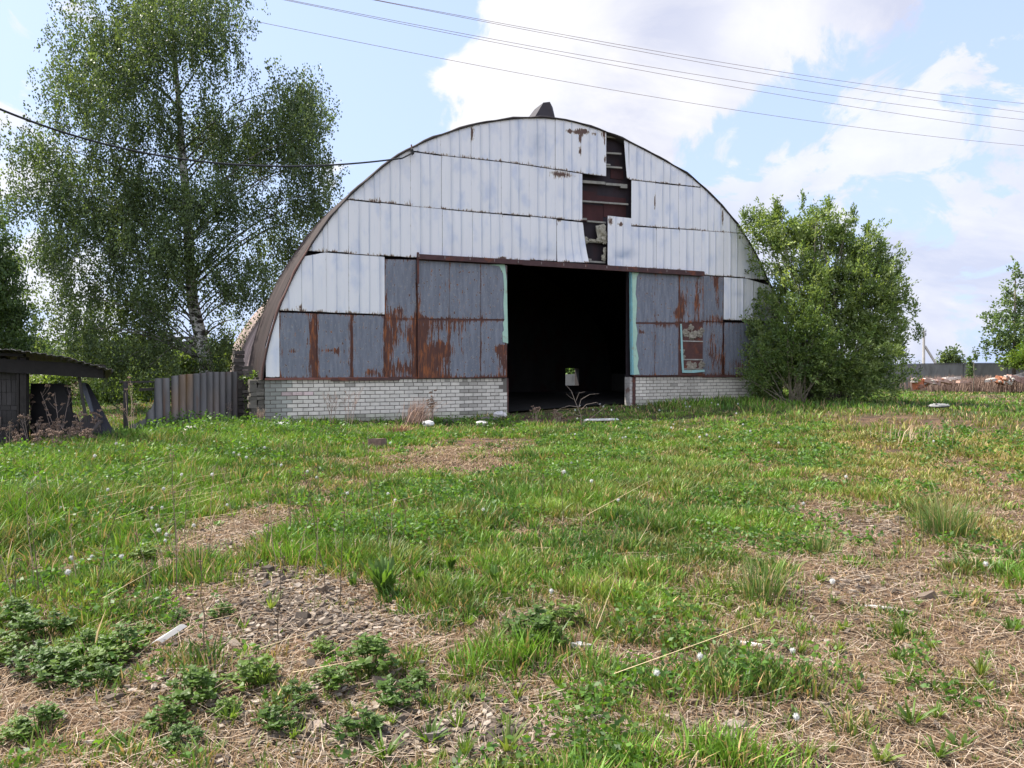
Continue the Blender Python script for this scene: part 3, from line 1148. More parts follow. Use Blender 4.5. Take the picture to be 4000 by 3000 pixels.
name_red = lambda s, r: False
name_red = lambda s, r: (r == 3 and .3 < s < 1.1)
zt = fs(1034, 1483)[1]
bl = brick_wall('brick_wall', 0.0, DS0 + .02, zt - .005, 13, skip=lambda s, r, rb: s > DS0 - .12 and r < 4 and rb.random() < .9,
           stain=((.1, .35, .45), (S_(1815), .07, .5), (S_(1850), .09, .45), (S_(1650), .12, .2), (S_(1880), .1, .3), (6.2, .15, .15)))
br = brick_wall('brick_wall', DS1 + .2, 16.85, zt - .005, 11, stain=((S_(2620), .5, .3), (S_(2700), .35, .35), (11.5, .3, .2)), seed=5)
# faint hand-scratched letters on the pink bricks
sc_ = MB()
zc = zt - .355


def stroke(s, pts, w=.005):
    for p, q in zip(pts[:-1], pts[1:]):
        sc_.bar((s + p[0], -.0065, zc + p[1]), (s + q[0], -.0065, zc + q[1]), .0025, w, (.34, .25, .24), up=(0, 1, 0))


stroke(.62, [(0, -.03), (0, .03)]); stroke(.62, [(0, .02), (.02, .0), (.04, .02), (.04, -.03)])
for cx in (.80, .865):
    stroke(cx, [(0, -.02), (0, .02), (.018, .03), (.036, .02), (.036, -.02), (.018, -.03), (0, -.02)])
stroke(.74, [(0, .02), (.02, .03), (.03, .01), (0, -.03), (.035, -.03)])
stroke(.93, [(0, .02), (.02, .03), (.03, .01), (0, -.03), (.035, -.03)])
sc_.build('scratched_letters', M['brick'], bl)
# ragged return of the corner wall and door jambs
jb = MB()
for r in range(13):
    z_ = zt - .1 * (r + 1)
    for q in range(2):
        k = random.uniform(.5, .8)
        jb.box((-.34 + q * .17 + random.uniform(-.03, .03), .03 + random.uniform(-.02, .02), z_ + .004), (-.175 + q * .17, .42, z_ + .094), (.17 * k, .155 * k, .13 * k), jit=.01)
jb.build('wall_return', M['brick'], hang)
jm = MB()
jm.box((DS0 + .021, .02, .0), (DS0 + .075, .16, zt - .01), (.08, .04, .035))
jm.build('door_jamb', M['steel_dark'], hang)
jm = MB()
jm.box((DS1 + .10, -.01, .0), (DS1 + .19, .16, zt - .008), (.075, .038, .034))
for r in range(11):
    jm.box((DS1 + .0, .02, zt - .1 * (r + 1) + .004), (DS1 + .095, .3, zt - .1 * r - .004), (.42, .4, .37), jit=.003)
jm.build('door_jamb', M['steel_dark'], hang)

# interior: floor, back wall with opening, side shade walls
fl = MB()
nx, ny = 18, 26
P = []
for j in range(ny):
    for i in range(nx):
        s = -0.2 + 17.3 * i / (nx - 1)
        d = .45 + (BACKD - .5) * j / (ny - 1)
        w = loc2w(s, d)
        P.append((s, d, Hs(w.x, w.y) + .05))
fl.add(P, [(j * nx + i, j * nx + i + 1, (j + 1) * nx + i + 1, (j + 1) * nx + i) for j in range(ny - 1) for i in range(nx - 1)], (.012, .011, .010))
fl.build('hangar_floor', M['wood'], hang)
bw = MB()
wa = fs(2190, 1505, BACKD); wbq = fs(2243, 1438, BACKD)
w0, w1, wz0, wz1 = wa[0], wbq[0], wa[1], wbq[1]
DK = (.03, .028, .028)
lowf = lambda s: 1.17 + (arch(s) - 1.17) * .73 - .05
B0 = BACKD - .45
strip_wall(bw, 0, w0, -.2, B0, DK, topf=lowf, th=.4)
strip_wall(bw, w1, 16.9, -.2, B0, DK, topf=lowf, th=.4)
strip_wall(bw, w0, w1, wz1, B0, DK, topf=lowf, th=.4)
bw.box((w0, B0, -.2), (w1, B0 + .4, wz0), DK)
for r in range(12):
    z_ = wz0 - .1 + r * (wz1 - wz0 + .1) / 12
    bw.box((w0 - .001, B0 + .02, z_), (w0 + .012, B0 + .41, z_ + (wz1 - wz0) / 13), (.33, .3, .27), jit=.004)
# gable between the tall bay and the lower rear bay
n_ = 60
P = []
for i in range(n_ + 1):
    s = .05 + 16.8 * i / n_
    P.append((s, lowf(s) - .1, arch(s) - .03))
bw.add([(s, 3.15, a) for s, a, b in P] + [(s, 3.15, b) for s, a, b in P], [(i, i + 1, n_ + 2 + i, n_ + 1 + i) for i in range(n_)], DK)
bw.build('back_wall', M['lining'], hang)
sw = MB()
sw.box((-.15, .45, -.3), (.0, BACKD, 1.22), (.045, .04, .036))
sw.build('side_wall', M['brick'], hang)
sw = MB()
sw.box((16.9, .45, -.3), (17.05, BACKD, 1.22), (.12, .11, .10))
sw.build('side_wall', M['brick'], hang)

# ================= built things around the hangar =================
def slab(name, pts, th, c, mat, parent=None, mb=None):
    """polygon given by pixel corners with their own distances, thickened away from the camera"""
    q = [at(*p) for p in pts]
    n = len(q)
    nrm = (q[1] - q[0]).cross(q[2] - q[0]).normalized()
    if nrm.y < 0: nrm = -nrm
    own = mb is None
    if own: mb = MB()
    mb.add([tuple(p) for p in q] + [tuple(p + nrm * th) for p in q],
           [tuple(range(n))[::-1], tuple(range(n, 2 * n))] + [(i, (i + 1) % n, (i + 1) % n + n, i + n) for i in range(n)], c)
    if own: return mb.build(name, mat, parent)


# ---- lean-to shed ----
SHY = 13.6
sh = empty('lean_to_shed', (-9.5, SHY, Hs(-9.5, SHY)), 0, 'dark lean-to shed with ragged corrugated roof at the left edge', 'shed')


def kid(o, root):
    o.parent = root
    o.matrix_parent_inverse = Matrix.Translation(-Vector(root.location))
    return o


A0, A1, A2, A3 = at(-900, 1322, SHY), at(60, 1366, SHY), at(240, 1392, SHY), at(440, 1446, SHY)
kx = [A0.x, A1.x, A2.x, A3.x]
kz = [A0.z, A1.z, A2.z, A3.z]
xs = np.arange(A0.x, A3.x, 0.022)
mbr = []
Vr, Cr = [], []
for j, yy in enumerate(np.linspace(SHY - .25, SHY + 1.3, 12)):
    for i, x in enumerate(xs):
        z = np.interp(x, kx, kz) + .012 * math.sin(x * 2 * math.pi / .13) - .015 * j
        yj = yy + (rng.uniform(-.06, .06) + .07 * math.sin(x * 3) if j == 0 else 0)
        Vr.append((x - (yy - SHY) * .62, yj, z))
        cc = .8 + .5 * vnoise(x * 2, yy * 2)
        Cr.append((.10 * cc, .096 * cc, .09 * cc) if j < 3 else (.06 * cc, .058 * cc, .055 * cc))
ni = len(xs)
Vr = np.array(Vr); Cr = np.array(Cr)
Fr = [(j * ni + i, j * ni + i + 1, (j + 1) * ni + i + 1, (j + 1) * ni + i) for j in range(11) for i in range(ni - 1)]
nV = len(Vr)
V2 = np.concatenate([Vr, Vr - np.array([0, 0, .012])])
F2 = Fr + [tuple(q + nV for q in f[::-1]) for f in Fr] + [(i, i + nV, i + 1 + nV, i + 1) for i in range(ni - 1)]
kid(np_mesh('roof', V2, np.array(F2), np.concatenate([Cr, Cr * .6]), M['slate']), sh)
for (x0, y0, x1, y1, th, dy) in ((-900, 1371, 408, 1452, .24, .0), (-900, 1345, 96, 1388, .05, -.05)):
    b_ = MB()
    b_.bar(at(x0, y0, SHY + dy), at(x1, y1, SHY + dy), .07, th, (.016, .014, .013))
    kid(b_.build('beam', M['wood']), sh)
for px, yb, w in ((94, 1745, .13), (78, 1745, .05)):
    b_ = MB()
    t_ = at(px, 1395, SHY + .05); b0_ = at(px, yb, SHY + .05)
    b_.bar((b0_.x, b0_.y, -.1), (t_.x, t_.y, t_.z), w, .09, (.024, .021, .019), up=(0, 1, 0))
    kid(b_.build('post', M['wood']), sh)
b_ = MB()
b_.tube([at(306, 1452, SHY + .1), at(318, 1530, SHY + .1), at(338, 1650, SHY + .12)], [.03, .026, .03], 6, (.05, .045, .04))
kid(b_.build('post', M['wood']), sh)
b_ = MB()
wx0, wx1 = at(-900, 1700, SHY + .15).x, at(84, 1700, SHY + .15).x
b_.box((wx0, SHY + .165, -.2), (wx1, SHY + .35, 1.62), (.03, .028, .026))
z = -.1
r_ = 0
while z < 1.55:
    hgt = .235 if r_ % 4 else .09
    x = wx1
    while x > wx0:
        w_ = .088 if r_ % 4 else .19
        k = random.uniform(.7, 1.1)
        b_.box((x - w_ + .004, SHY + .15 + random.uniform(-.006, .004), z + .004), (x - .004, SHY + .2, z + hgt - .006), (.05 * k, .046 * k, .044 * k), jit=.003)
        x -= w_
    z += hgt
    r_ += 1
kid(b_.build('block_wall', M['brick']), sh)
b_ = MB()
b_.box((wx0, SHY + .9, -.2), (wx1 - .75, SHY + 1.0, 1.7), (.05, .045, .04))
kid(b_.build('inner_wall', M['wood']), sh)

# big dark sheet standing under the roof
Yp = 14.2
o = slab('rubber_sheet', [(120, 1745, Yp), (118, 1640, Yp), (117, 1570, Yp), (120, 1498, Yp + .1), (190, 1497, Yp + .1), (250, 1499, Yp + .1), (251, 1511, Yp + .1), (273, 1512, Yp + .1),
                          (276, 1560, Yp), (281, 1610, Yp), (296, 1618, Yp), (305, 1640, Yp), (318, 1665, Yp), (322, 1740, Yp)], .03, (.018, .017, .018), M['black'])
tag(o, 'upright black sheet with a ragged edge standing beneath the lean-to roof', 'sheet')
for pts, c, lab in (
    ([(300, 1660, 13.9), (322, 1632, 14.0), (350, 1620, 14.0), (385, 1650, 13.9), (395, 1745, 13.6), (300, 1745, 13.6)], (.03, .026, .025), 'low black board slumped at the foot of the leaning sheets'),
    ([(312, 1497, 14.2), (330, 1494, 14.2), (352, 1560, 14.0), (372, 1640, 13.8), (352, 1606, 13.85), (335, 1560, 14.0)], (.09, .095, .11), 'narrow bluish sheet leaning under the tip of the shed roof'),
    ([(328, 1494, 14.4), (346, 1498, 14.4), (405, 1610, 14.1), (425, 1650, 14.0), (470, 1725, 13.75), (440, 1745, 13.7), (395, 1740, 13.7), (352, 1580, 14.2)], (.028, .028, .034), 'wide dark sheet leaning sideways beside the open shed corner'),
    ([(378, 1650, 13.5), (400, 1640, 13.5), (350, 1705, 13.3), (330, 1735, 13.25), (318, 1735, 13.25)], (.06, .05, .045), 'short plank propped across the leaning dark sheets')):
    o = slab('leaning_board', pts, .025, c, M['black'])
    tag(o, lab, 'board', 'boards leaning by the shed')

# ---- pipe frame and corrugated fence ----
fn = empty('corrugated_fence', tuple(at(925, 1640, 19.2)), 0, 'weathered corrugated fence with a torn corner between shed and hangar', 'fence')


def fpt(px, py):
    # fence runs back from the pipe post towards the hangar corner
    a, b = at(490, 1500, 15.8), at(930, 1500, 19.3)
    r = ray(px, py)
    dx, dy = b.x - a.x, b.y - a.y
    t = (a.x * dy - a.y * dx) / (r[0] * dy - r[1] * dx)
    return Vector((r[0] * t, r[1] * t, r[2] * t + EYE))


b_ = MB()
p0, p1 = fpt(491, 1720), fpt(491, 1490)
b_.bar((p0.x, p0.y, -.15), p1, .07, .07, (.05, .045, .045), up=(0, 1, 0))
kid(b_.build('post', M['steel_dark']), fn)
b_ = MB()
fnq = (fpt(930, 1500) - fpt(490, 1500)).cross(Vector((0, 0, 1))).normalized() * -.09
b_.bar(fpt(484, 1492) + fnq, fpt(925, 1490) + fnq, .045, .035, (.05, .045, .045))
kid(b_.build('rail', M['steel_dark']), fn)
b_ = MB()
b_.bar(fpt(560, 1522) + fnq, fpt(925, 1505) + fnq, .05, .06, (.04, .035, .03))
kid(b_.build('rail', M['wood']), fn)
fdir = (fpt(930, 1500) - fpt(490, 1500)); fdir.z = 0; fdir.normalize()
fnr = Vector((fdir.y, -fdir.x, 0))
for (xa, xb, top_, bot_) in ((512, 668, [(512, 1662), (560, 1640), (590, 1600), (605, 1550), (612, 1478), (668, 1476)], 0), (664, 800, [(664, 1470), (700, 1464), (800, 1456)], 0), (796, 928, [(796, 1453), (928, 1452)], 0)):
    Vf, Cf = [], []
    cols = np.linspace(xa, xb, int((xb - xa) / 2.2))
    tx = [p[0] for p in top_]; ty = [p[1] for p in top_]
    a_ = fpt(xa, 1500)
    for px in cols:
        pt = fpt(px, float(np.interp(px, tx, ty)))
        if px < 612 and xa == 512: pt.z += .02 * math.sin(px * .9)
        dist = (Vector((pt.x, pt.y, 0)) - Vector((fpt(490, 1500).x, fpt(490, 1500).y, 0))).length
        off = .032 * math.sin(dist * 2 * math.pi / .235) + (.012 if xa == 664 else 0)
        lean = -.02 if xa == 512 else .01
        for j in range(9):
            v = j / 8
            z = -.05 + (pt.z + .05) * v
            Vf.append((pt.x + fnr.x * (off + lean * v), pt.y + fnr.y * (off + lean * v), z))
            k = .85 + .3 * vnoise(dist * 9, z)
            rr = max(0, .6 * vnoise(dist * 2.2 + 4, z * 1.5 + 3) - .25) * (1 if xa == 664 else .3)
            k *= .45 + .75 * (.5 + .5 * math.sin(dist * 2 * math.pi / .235 + 1))  # ridge highlight and furrow shade painted into the sheet colour
            Cf.append((.135 * k + rr * .25, .128 * k + rr * .04, .130 * k - rr * .12))
    m_ = len(cols)
    Ff = [(i * 9 + j, (i + 1) * 9 + j, (i + 1) * 9 + j + 1, i * 9 + j + 1) for i in range(m_ - 1) for j in range(8)]
    kid(np_mesh('corrugated_sheet', np.array(Vf), np.array(Ff), np.array(Cf), M['slate']), fn)

# ruined masonry stub against the roof side
st = MB()
cx = loc2w(-.75, 2.2)
for r in range(19):
    for q in range(2):
        if r > 14 and q: continue
        k = random.uniform(.5, 1.2)
        w = Vector((-7.08 + q * .22 + random.uniform(-.02, .02), 19.25 + random.uniform(-.02, .03), 0))
        Mx = Matrix.Translation((w.x, w.y, r * .1)) @ Matrix.Rotation(YAW, 4, 'Z')
        st.box((0, 0, .004), (.235, .45, .095), ((.075 * k, .065 * k, .058 * k) if q == 0 else (.12 * k, .105 * k, .09 * k)), M=Mx, jit=.012)
o = st.build('chimney_stub', M['brick'])
tag(o, 'ruined dark masonry stub standing against the left side of the hangar roof', 'masonry stub')

# ---- concrete wall on the right, pole behind it ----
cw = empty('concrete_wall', tuple(at(3700, 1500, 46)), 0, 'long grey concrete panel wall at the right behind the rubble', 'wall')
x0 = at(3360, 1430, 47.5)
k = 0
px = 3330
pa = at(px, 1430, 48.0)
while k < 7:
    f0, f1_ = k / 7, (k + 1) / 7
    qa = Vector((20.6 + 17 * f0, 48.0 - 3 * f0, 0)); qb = Vector((20.6 + 17 * f1_, 48.0 - 3 * f1_, 0))
    b_ = MB()
    c = random.uniform(.85, 1.1)
    tz = 1.55 + .03 * k
    b_.bar((qa.x + .02, qa.y, tz / 2 - .2), (qb.x - .02, qb.y, tz / 2 - .2 + .02), .16, tz + .4, (.19 * c, .195 * c, .185 * c))
    kid(b_.build('wall_panel', M['concrete']), cw)
    b_ = MB()
    b_.bar((qa.x + .02, qa.y, tz + .03), (qb.x - .02, qb.y, tz + .05), .22, .05, (.12, .12, .12))
    kid(b_.build('coping', M['concrete']), cw)
    k += 1

up = empty('utility_pole', tuple(Vector((at(3609, 1430, 70).x, 70, 0))), 0, 'concrete utility pole with a diagonal brace behind the concrete wall', 'utility pole')
b_ = MB()
X0 = at(3609, 1430, 70).x
b_.tube([(X0, 70, -.5), (X0 - .05, 70, at(3607, 1292, 70).z)], [.14, .10], 8, (.42, .40, .37))
b_.tube([(X0 - .05, 70, at(0, 1292, 70).z), (X0 - .05, 70, at(0, 1284, 70).z)], [.03, .02], 6, (.2, .2, .2))
kid(b_.build('pole', M['concrete']), up)
b_ = MB()
b_.bar(at(3613, 1352, 70), (at(3680, 1430, 70).x + .5, 70, 0), .16, .16, (.42, .40, .37))
kid(b_.build('brace', M['concrete']), up)
for yy in (1297, 1311):
    b_ = MB()
    b_.bar(at(3600, yy, 70), at(3616, yy, 70), .06, .06, (.25, .25, .25))
    kid(b_.build('crossarm', M['steel_dark']), up)
    for xx in (3600, 3616):
        b_ = MB()
        p = at(xx, yy, 70)
        b_.tube([p, p + Vector((0, 0, .25))], [.06, .05], 6, (.5, .52, .55))
        kid(b_.build('insulator', M['plastic']), up)

# low concrete wall seen through the hangar's rear opening
o = MB()
w_ = loc2w(fs(2210, 1460, 30)[0], 30)
o.box((w_.x - 12, w_.y - .1, -.3), (w_.x + 7, w_.y + .1, fs(2210, 1462, 30)[1]), (.20, .20, .185))
o = o.build('low_concrete_wall', M['concrete'])
tag(o, 'pale low concrete wall seen through the small opening at the back of the hangar', 'wall')


# ---- wires ----
def wire(name, pts, ya, yb, rad, c, label, cat, group=None, endw=None):
    a = at(pts[0][0], pts[0][1], ya)
    b = endw if endw is not None else at(pts[-1][0], pts[-1][1], yb)
    dx, dy = b.x - a.x, b.y - a.y
    P = []
    xs_ = np.array([p[0] for p in pts]); ys_ = np.array([p[1] for p in pts])
    co = np.polyfit(xs_, ys_, min(3, len(pts) - 1))
    for px in np.linspace(xs_[0], xs_[-1], 60):
        r = ray(px, float(np.polyval(co, px)))
        t = (a.x * dy - a.y * dx) / (r[0] * dy - r[1] * dx)
        P.append(Vector((r[0] * t, r[1] * t, r[2] * t + EYE)))
    if endw is not None: P[-1] = endw
    m = MB()
    m.tube(P, rad, 6, c)
    return tag(m.build(name, M['black']), label, cat, group)


s_, z_ = fs(1606, 602)
hw = loc2w(s_, -.13, z_)
wire('power_cable', [(-350, 250), (0, 437), (300, 530), (700, 611), (1100, 650), (1350, 650), (1500, 630), (1604, 606)], 11.8, 20, .021, (.02, .02, .022),
     'thick black cable sagging from the left edge to the hook on the hangar front', 'cable', None, hw)
wl = 'wires crossing the sky'
wire('overhead_wire', [(1200, -48), (1500, 3), (1907, 80), (2280, 152), (2630, 213), (3042, 277), (3511, 348), (4000, 403), (4300, 432)], 26, 44, .009, (.26, .2, .2), 'highest of the five thin wires crossing the sky', 'wire', wl)
wire('overhead_wire', [(1200, -50), (1500, 6), (1907, 86), (2291, 163), (2630, 225), (3020, 294), (3511, 370), (4000, 437), (4300, 474)], 26.5, 44.5, .009, (.26, .2, .2), 'second highest thin wire, just under the top one', 'wire', wl)
wire('overhead_wire', [(900, -48), (1130, 2), (1500, 73), (1907, 148), (2291, 217), (2720, 293), (3195, 366), (3647, 425), (4000, 466), (4300, 500)], 26, 44, .009, (.26, .2, .2), 'middle one of the five thin overhead wires', 'wire', wl)
wire('overhead_wire', [(900, -44), (1130, 4), (1500, 80), (1907, 160), (2630, 296), (3003, 364), (3511, 446), (4000, 511), (4300, 549)], 26.5, 44.5, .009, (.26, .2, .2), 'second lowest thin wire crossing the sky', 'wire', wl)
wire('overhead_wire', [(500, -20), (860, 55), (1500, 184), (1907, 264), (2630, 390), (3003, 449), (3511, 520), (4000, 566), (4300, 594)], 26, 44, .009, (.26, .2, .2), 'lowest of the thin wires, passing just over the hangar roof', 'wire', wl)


# ================= vegetation =================
def rot_rand(n):
    v = rng.normal(size=(n, 3))
    return v / np.linalg.norm(v, axis=1)[:, None]


def leaf_quads(C, D, Lg, Wd):
    """rhombic leaves: base points C, directions D, lengths, widths"""
    n = len(C)
    R = rot_rand(n)
    Sd = np.cross(D, R)
    Sd /= np.linalg.norm(Sd, axis=1)[:, None] + 1e-9
    Lg = np.broadcast_to(Lg, (n,))[:, None]
    Wd = np.broadcast_to(Wd, (n,))[:, None]
    V = np.stack([C, C + D * Lg * .45 + Sd * Wd / 2, C + D * Lg, C + D * Lg * .45 - Sd * Wd / 2], 1).reshape(-1, 3)
    F = np.arange(4 * n).reshape(-1, 4)
    return V, F


def crown(name, lobes, n_cl, per, Lf, Wf, cols, root, droop=0.0, spread=.18, shell_=.35, updir=0.0, cvar=.3, clumps=0, csig=.3):
    lob = np.array(lobes)
    n_tot = n_cl
    if clumps: n_cl = clumps
    vol = (lob[:, 3] * lob[:, 4] * lob[:, 5]) ** .75
    idx = rng.choice(len(lob), n_cl, p=vol / vol.sum())
    u = rot_rand(n_cl)
    rr = (shell_ ** 3 + (1 - shell_ ** 3) * rng.random(n_cl)) ** (1 / 3.)
    rr *= 1 + rng.normal(0, .06, n_cl)
    C = lob[idx, :3] + u * lob[idx, 3:6] * rr[:, None]
    if clumps:
        ix = rng.integers(0, clumps, n_tot)
        C = C[ix] + rng.normal(0, csig, (n_tot, 3)) * np.array([1, 1, 1.25])
        u = u[ix]
        n_cl = n_tot
    ccol = np.array(cols)[rng.integers(0, len(cols), n_cl)] * (1 + rng.uniform(-cvar, cvar, n_cl))[:, None]
    n = n_cl * per
    Ci = np.repeat(C, per, 0)
    t = np.tile(np.linspace(0, 1, per), n_cl)
    if droop:
        ln = np.repeat(rng.uniform(.4, 1.0, n_cl) * droop, per)
        sway = np.repeat(rng.normal(0, .12, (n_cl, 2)), per, 0)
        P = Ci.copy()
        P[:, 2] -= t * ln
        P[:, :2] += sway * (t ** 1.3)[:, None]
        P += rng.normal(0, spread, (n, 3)) * np.array([1, 1, .6])
        D = rng.normal(0, .45, (n, 3)); D[:, 2] -= .9
    else:
        # short twig per clump, leaves along it
        tw = u + rot_rand(n_cl) * .5
        tw[:, 2] += updir
        tw /= np.linalg.norm(tw, axis=1)[:, None]
        P = Ci + np.repeat(tw, per, 0) * (t[:, None] - .5) * spread * 3.2 + rng.normal(0, spread * .45, (n, 3))
        D = np.repeat(tw, per, 0) * .8 + rng.normal(0, .6, (n, 3))
        D[:, 2] += updir * .4
    D /= np.linalg.norm(D, axis=1)[:, None]
    sc = rng.uniform(.7, 1.25, n)
    V, F = leaf_quads(P, D, Lf * sc, Wf * sc)
    cc = np.repeat(ccol, per, 0) * (1 + rng.uniform(-.22, .22, n))[:, None]
    o = np_mesh(name, V, F, np.repeat(cc, 4, 0), M['leaf'])
    if root is not None: kid(o, root)
    return C


def plobe(px, py, rx, ry, Y, dy=0.0, dr=None):
    p = at(px, py, Y)
    k = Y / FPX
    return (p.x, Y + dy, p.z, rx * k, (dr if dr else min(rx, ry) * k * 1.0), ry * k)


def limbs(mb, trunk, targets, c, r0=.05, nseg=6):
    tr = [Vector(p) for p in trunk]
    for T in targets:
        T = Vector(T)
        best = None
        for i in range(len(tr) - 1):
            for q in range(5):
                p = tr[i].lerp(tr[i + 1], q / 5)
                if p.z > T.z - .15 * (T - p).length: continue
                d = (T - p).length + abs((T.z - p.z) - .6 * math.hypot(T.x - p.x, T.y - p.y))
                if best is None or d < best[0]: best = (d, p)
        if best is None: best = (0, tr[0].lerp(tr[1], .8))
        p = best[1]
        P = []
        for q in range(nseg + 1):
            t = q / nseg
            b = p.lerp(T, t)
            b.z += math.sin(math.pi * t) * .12 * (T - p).length
            b += Vector((random.uniform(-.05, .05), random.uniform(-.05, .05), random.uniform(-.04, .04))) * (1 if 0 < q < nseg else 0)
            P.append(b)
        mb.tube(P, [r0 * (1 - .8 * q / nseg) for q in range(nseg + 1)], 5, c)


# ---- birch ----
BY = 25.0
b0 = at(812, 1400, BY)
bt_ = empty('birch_tree', (b0.x, BY, Hs(b0.x, BY)), 0, 'tall birch with drooping foliage left of the hangar', 'tree')
tp = [(b0.x + .05, BY, -.2)] + [tuple(at(x, y, BY)) for x, y in ((806, 1420), (780, 1300), (752, 1180), (742, 1050), (735, 900), (722, 720), (705, 500), (690, 300), (670, 60), (660, -80))]
tr_ = MB()
tr_.tube(tp, [.26, .23, .205, .185, .165, .15, .125, .095, .07, .04, .015], 10, (.50, .49, .46))
bl_ = [(700, 0, 280, 150), (450, 90, 110, 100), (380, 230, 150, 120), (800, 200, 230, 170), (1130, 420, 130, 150), (1190, 520, 90, 160), (520, 450, 230, 170), (850, 520, 230, 170), (1210, 650, 90, 130), (1110, 700, 110, 170), (270, 610, 130, 100), (150, 690, 50, 40), (230, 780, 120, 90), (150, 760, 40, 50),
       (500, 760, 260, 160), (880, 800, 210, 160), (1230, 790, 70, 70), (1290, 800, 30, 50), (1060, 930, 120, 120), (380, 980, 170, 170), (640, 1010, 170, 130), (900, 1040, 110, 110), (1010, 1100, 90, 90), (340, 1140, 120, 120), (520, 1210, 150, 130),
        (400, 1320, 130, 110), (600, 1350, 110, 90), (690, 1200, 60, 70), (860, 1240, 70, 70), (900, 1350, 60, 60), (620, 1430, 170, 45), (330, 1280, 70, 80), (740, 1420, 70, 40)]
lobes = [plobe(*q, BY, dy=random.uniform(-1.4, 1.4)) for q in bl_]
tg_ = [Vector(l[:3]) + Vector((random.uniform(-.6, .6) * l[3], random.uniform(-.6, .6) * l[4], random.uniform(-.3, .5) * l[5])) for l in lobes for _ in range(3)]
limbs(tr_, tp[1:], tg_, (.20, .19, .17), .03)
kid(tr_.build('trunk', M['birch_bark'], None, True), bt_)
crown('crown', lobes, 8000, 26, .08, .055, [(.095, .14, .052), (.072, .112, .045), (.13, .18, .065), (.055, .088, .038)], bt_, droop=.85, spread=.07, shell_=.25, clumps=560, csig=.31)

# ---- left tree ----
LY = 29.0
lt = empty('leafy_tree', (at(-120, 1430, LY).x, LY, .1), 0, 'dark leafy tree cut off by the left edge behind the shed', 'tree')
tp = [(at(-120, 1430, LY).x, LY, -.2)] + [tuple(at(x, y, LY)) for x, y in ((-120, 1300), (-100, 1100), (-90, 950), (-90, 800))]
tr_ = MB()
tr_.tube(tp, [.2, .17, .13, .08, .03], 8, (.13, .11, .09))
lobes = [plobe(*q, LY, dy=random.uniform(-.8, .8)) for q in [(-80, 850, 130, 110), (-30, 960, 120, 100), (-20, 1080, 130, 110), (10, 1180, 80, 100), (0, 1290, 140, 110), (30, 1340, 80, 60), (-150, 1150, 200, 300), (30, 1040, 60, 50)]]
limbs(tr_, tp, [l[:3] for l in lobes for _ in range(2)], (.13, .11, .09))
kid(tr_.build('trunk', M['bark'], None, True), lt)
crown('crown', lobes, 1500, 22, .11, .08, [(.085, .14, .045), (.11, .17, .055), (.065, .11, .04)], lt, droop=.5, spread=.1)

# ---- willow bush at the hangar's right ----
WY = 24.3
wx = at(3230, 1430, WY).x
wb_ = empty('willow_bush', (wx, WY, Hs(wx, WY)), 0, 'large round willow bush covering the right corner of the hangar', 'bush')
wl_ = [(3000, 900, 85, 80), (3120, 880, 120, 75), (3250, 890, 110, 75), (3360, 950, 110, 85), (3080, 1010, 130, 110), (3230, 1020, 170, 140), (3400, 1080, 110, 120), (3340, 1180, 170, 150), (3450, 1240, 80, 100),
       (3150, 1180, 150, 150), (3450, 1370, 80, 110), (3300, 1370, 190, 140), (3100, 1350, 150, 160), (3010, 1330, 80, 140), (3000, 1180, 55, 60), (3200, 1475, 235, 85), (3380, 1490, 130, 55), (3060, 1480, 90, 60), (3400, 1470, 130, 70), (2990, 1460, 70, 80), (3520, 1330, 30, 50), (2975, 1210, 40, 40)]
lobes = [plobe(*q, WY, dy=random.uniform(-.5, .7)) for q in wl_]
tr_ = MB()
for l in lobes:
    for _ in range(4):
        T = Vector(l[:3]) + Vector((random.uniform(-.8, .8) * l[3], random.uniform(-.8, .8) * l[4], random.uniform(0, 1.15) * l[5]))
        B = Vector((wx + random.uniform(-.7, .7), WY + random.uniform(-.4, .4), .2))
        mid = B.lerp(T, .5) + Vector((0, 0, .5)) + (T - B) * .05
        tr_.tube([B, B.lerp(mid, .6), mid, mid.lerp(T, .6), T], [.035, .028, .022, .014, .006], 5, (.17, .15, .11))
kid(tr_.build('stems', M['bark'], None, True), wb_)
# shoots poking out of the top
shoots = [plobe(x, y, 10, 38, WY) for x, y in ((3135, 790), (3235, 810), (3175, 815), (3040, 820), (2912, 850), (3330, 850), (3385, 900), (3440, 960), (3460, 1010), (3510, 1070), (2935, 860), (3030, 830), (3540, 1150), (3570, 1210), (3585, 1300))]
crown('crown', lobes, 6300, 17, .10, .045, [(.18, .25, .075), (.13, .19, .055), (.21, .28, .085), (.095, .15, .045), (.24, .30, .12)], wb_, spread=.09, updir=.5, shell_=.4, clumps=420, csig=.17)
crown('crown', shoots, 260, 12, .10, .04, [(.15, .215, .065), (.11, .17, .05)], wb_, spread=.07, updir=.7, shell_=.2)
SY = 23.0
p = at(3110, 1500, SY)
sb_ = empty('light_shrub', (p.x, SY, Hs(p.x, SY)), 0, 'yellow-green shrub in front of the willow bush', 'shrub')
lobes = [plobe(*q, SY) for q in [(3090, 1250, 75, 90), (3160, 1330, 90, 110), (3080, 1370, 80, 100), (3180, 1250, 50, 60), (3120, 1440, 110, 70), (2960, 1390, 60, 70), (2950, 1480, 60, 50), (3250, 1400, 60, 80)]]
tr_ = MB()
for l in lobes:
    for _ in range(3):
        tr_.tube([(p.x + random.uniform(-.3, .3), SY, .2), Vector(l[:3]) + Vector((random.uniform(-.3, .3), 0, random.uniform(-.2, .4)))], [.02, .006], 5, (.15, .13, .09))
kid(tr_.build('stems', M['bark'], None, True), sb_)
crown('crown', lobes, 620, 14, .09, .04, [(.14, .20, .05), (.10, .16, .04), (.08, .13, .04)], sb_, spread=.09, updir=.4)


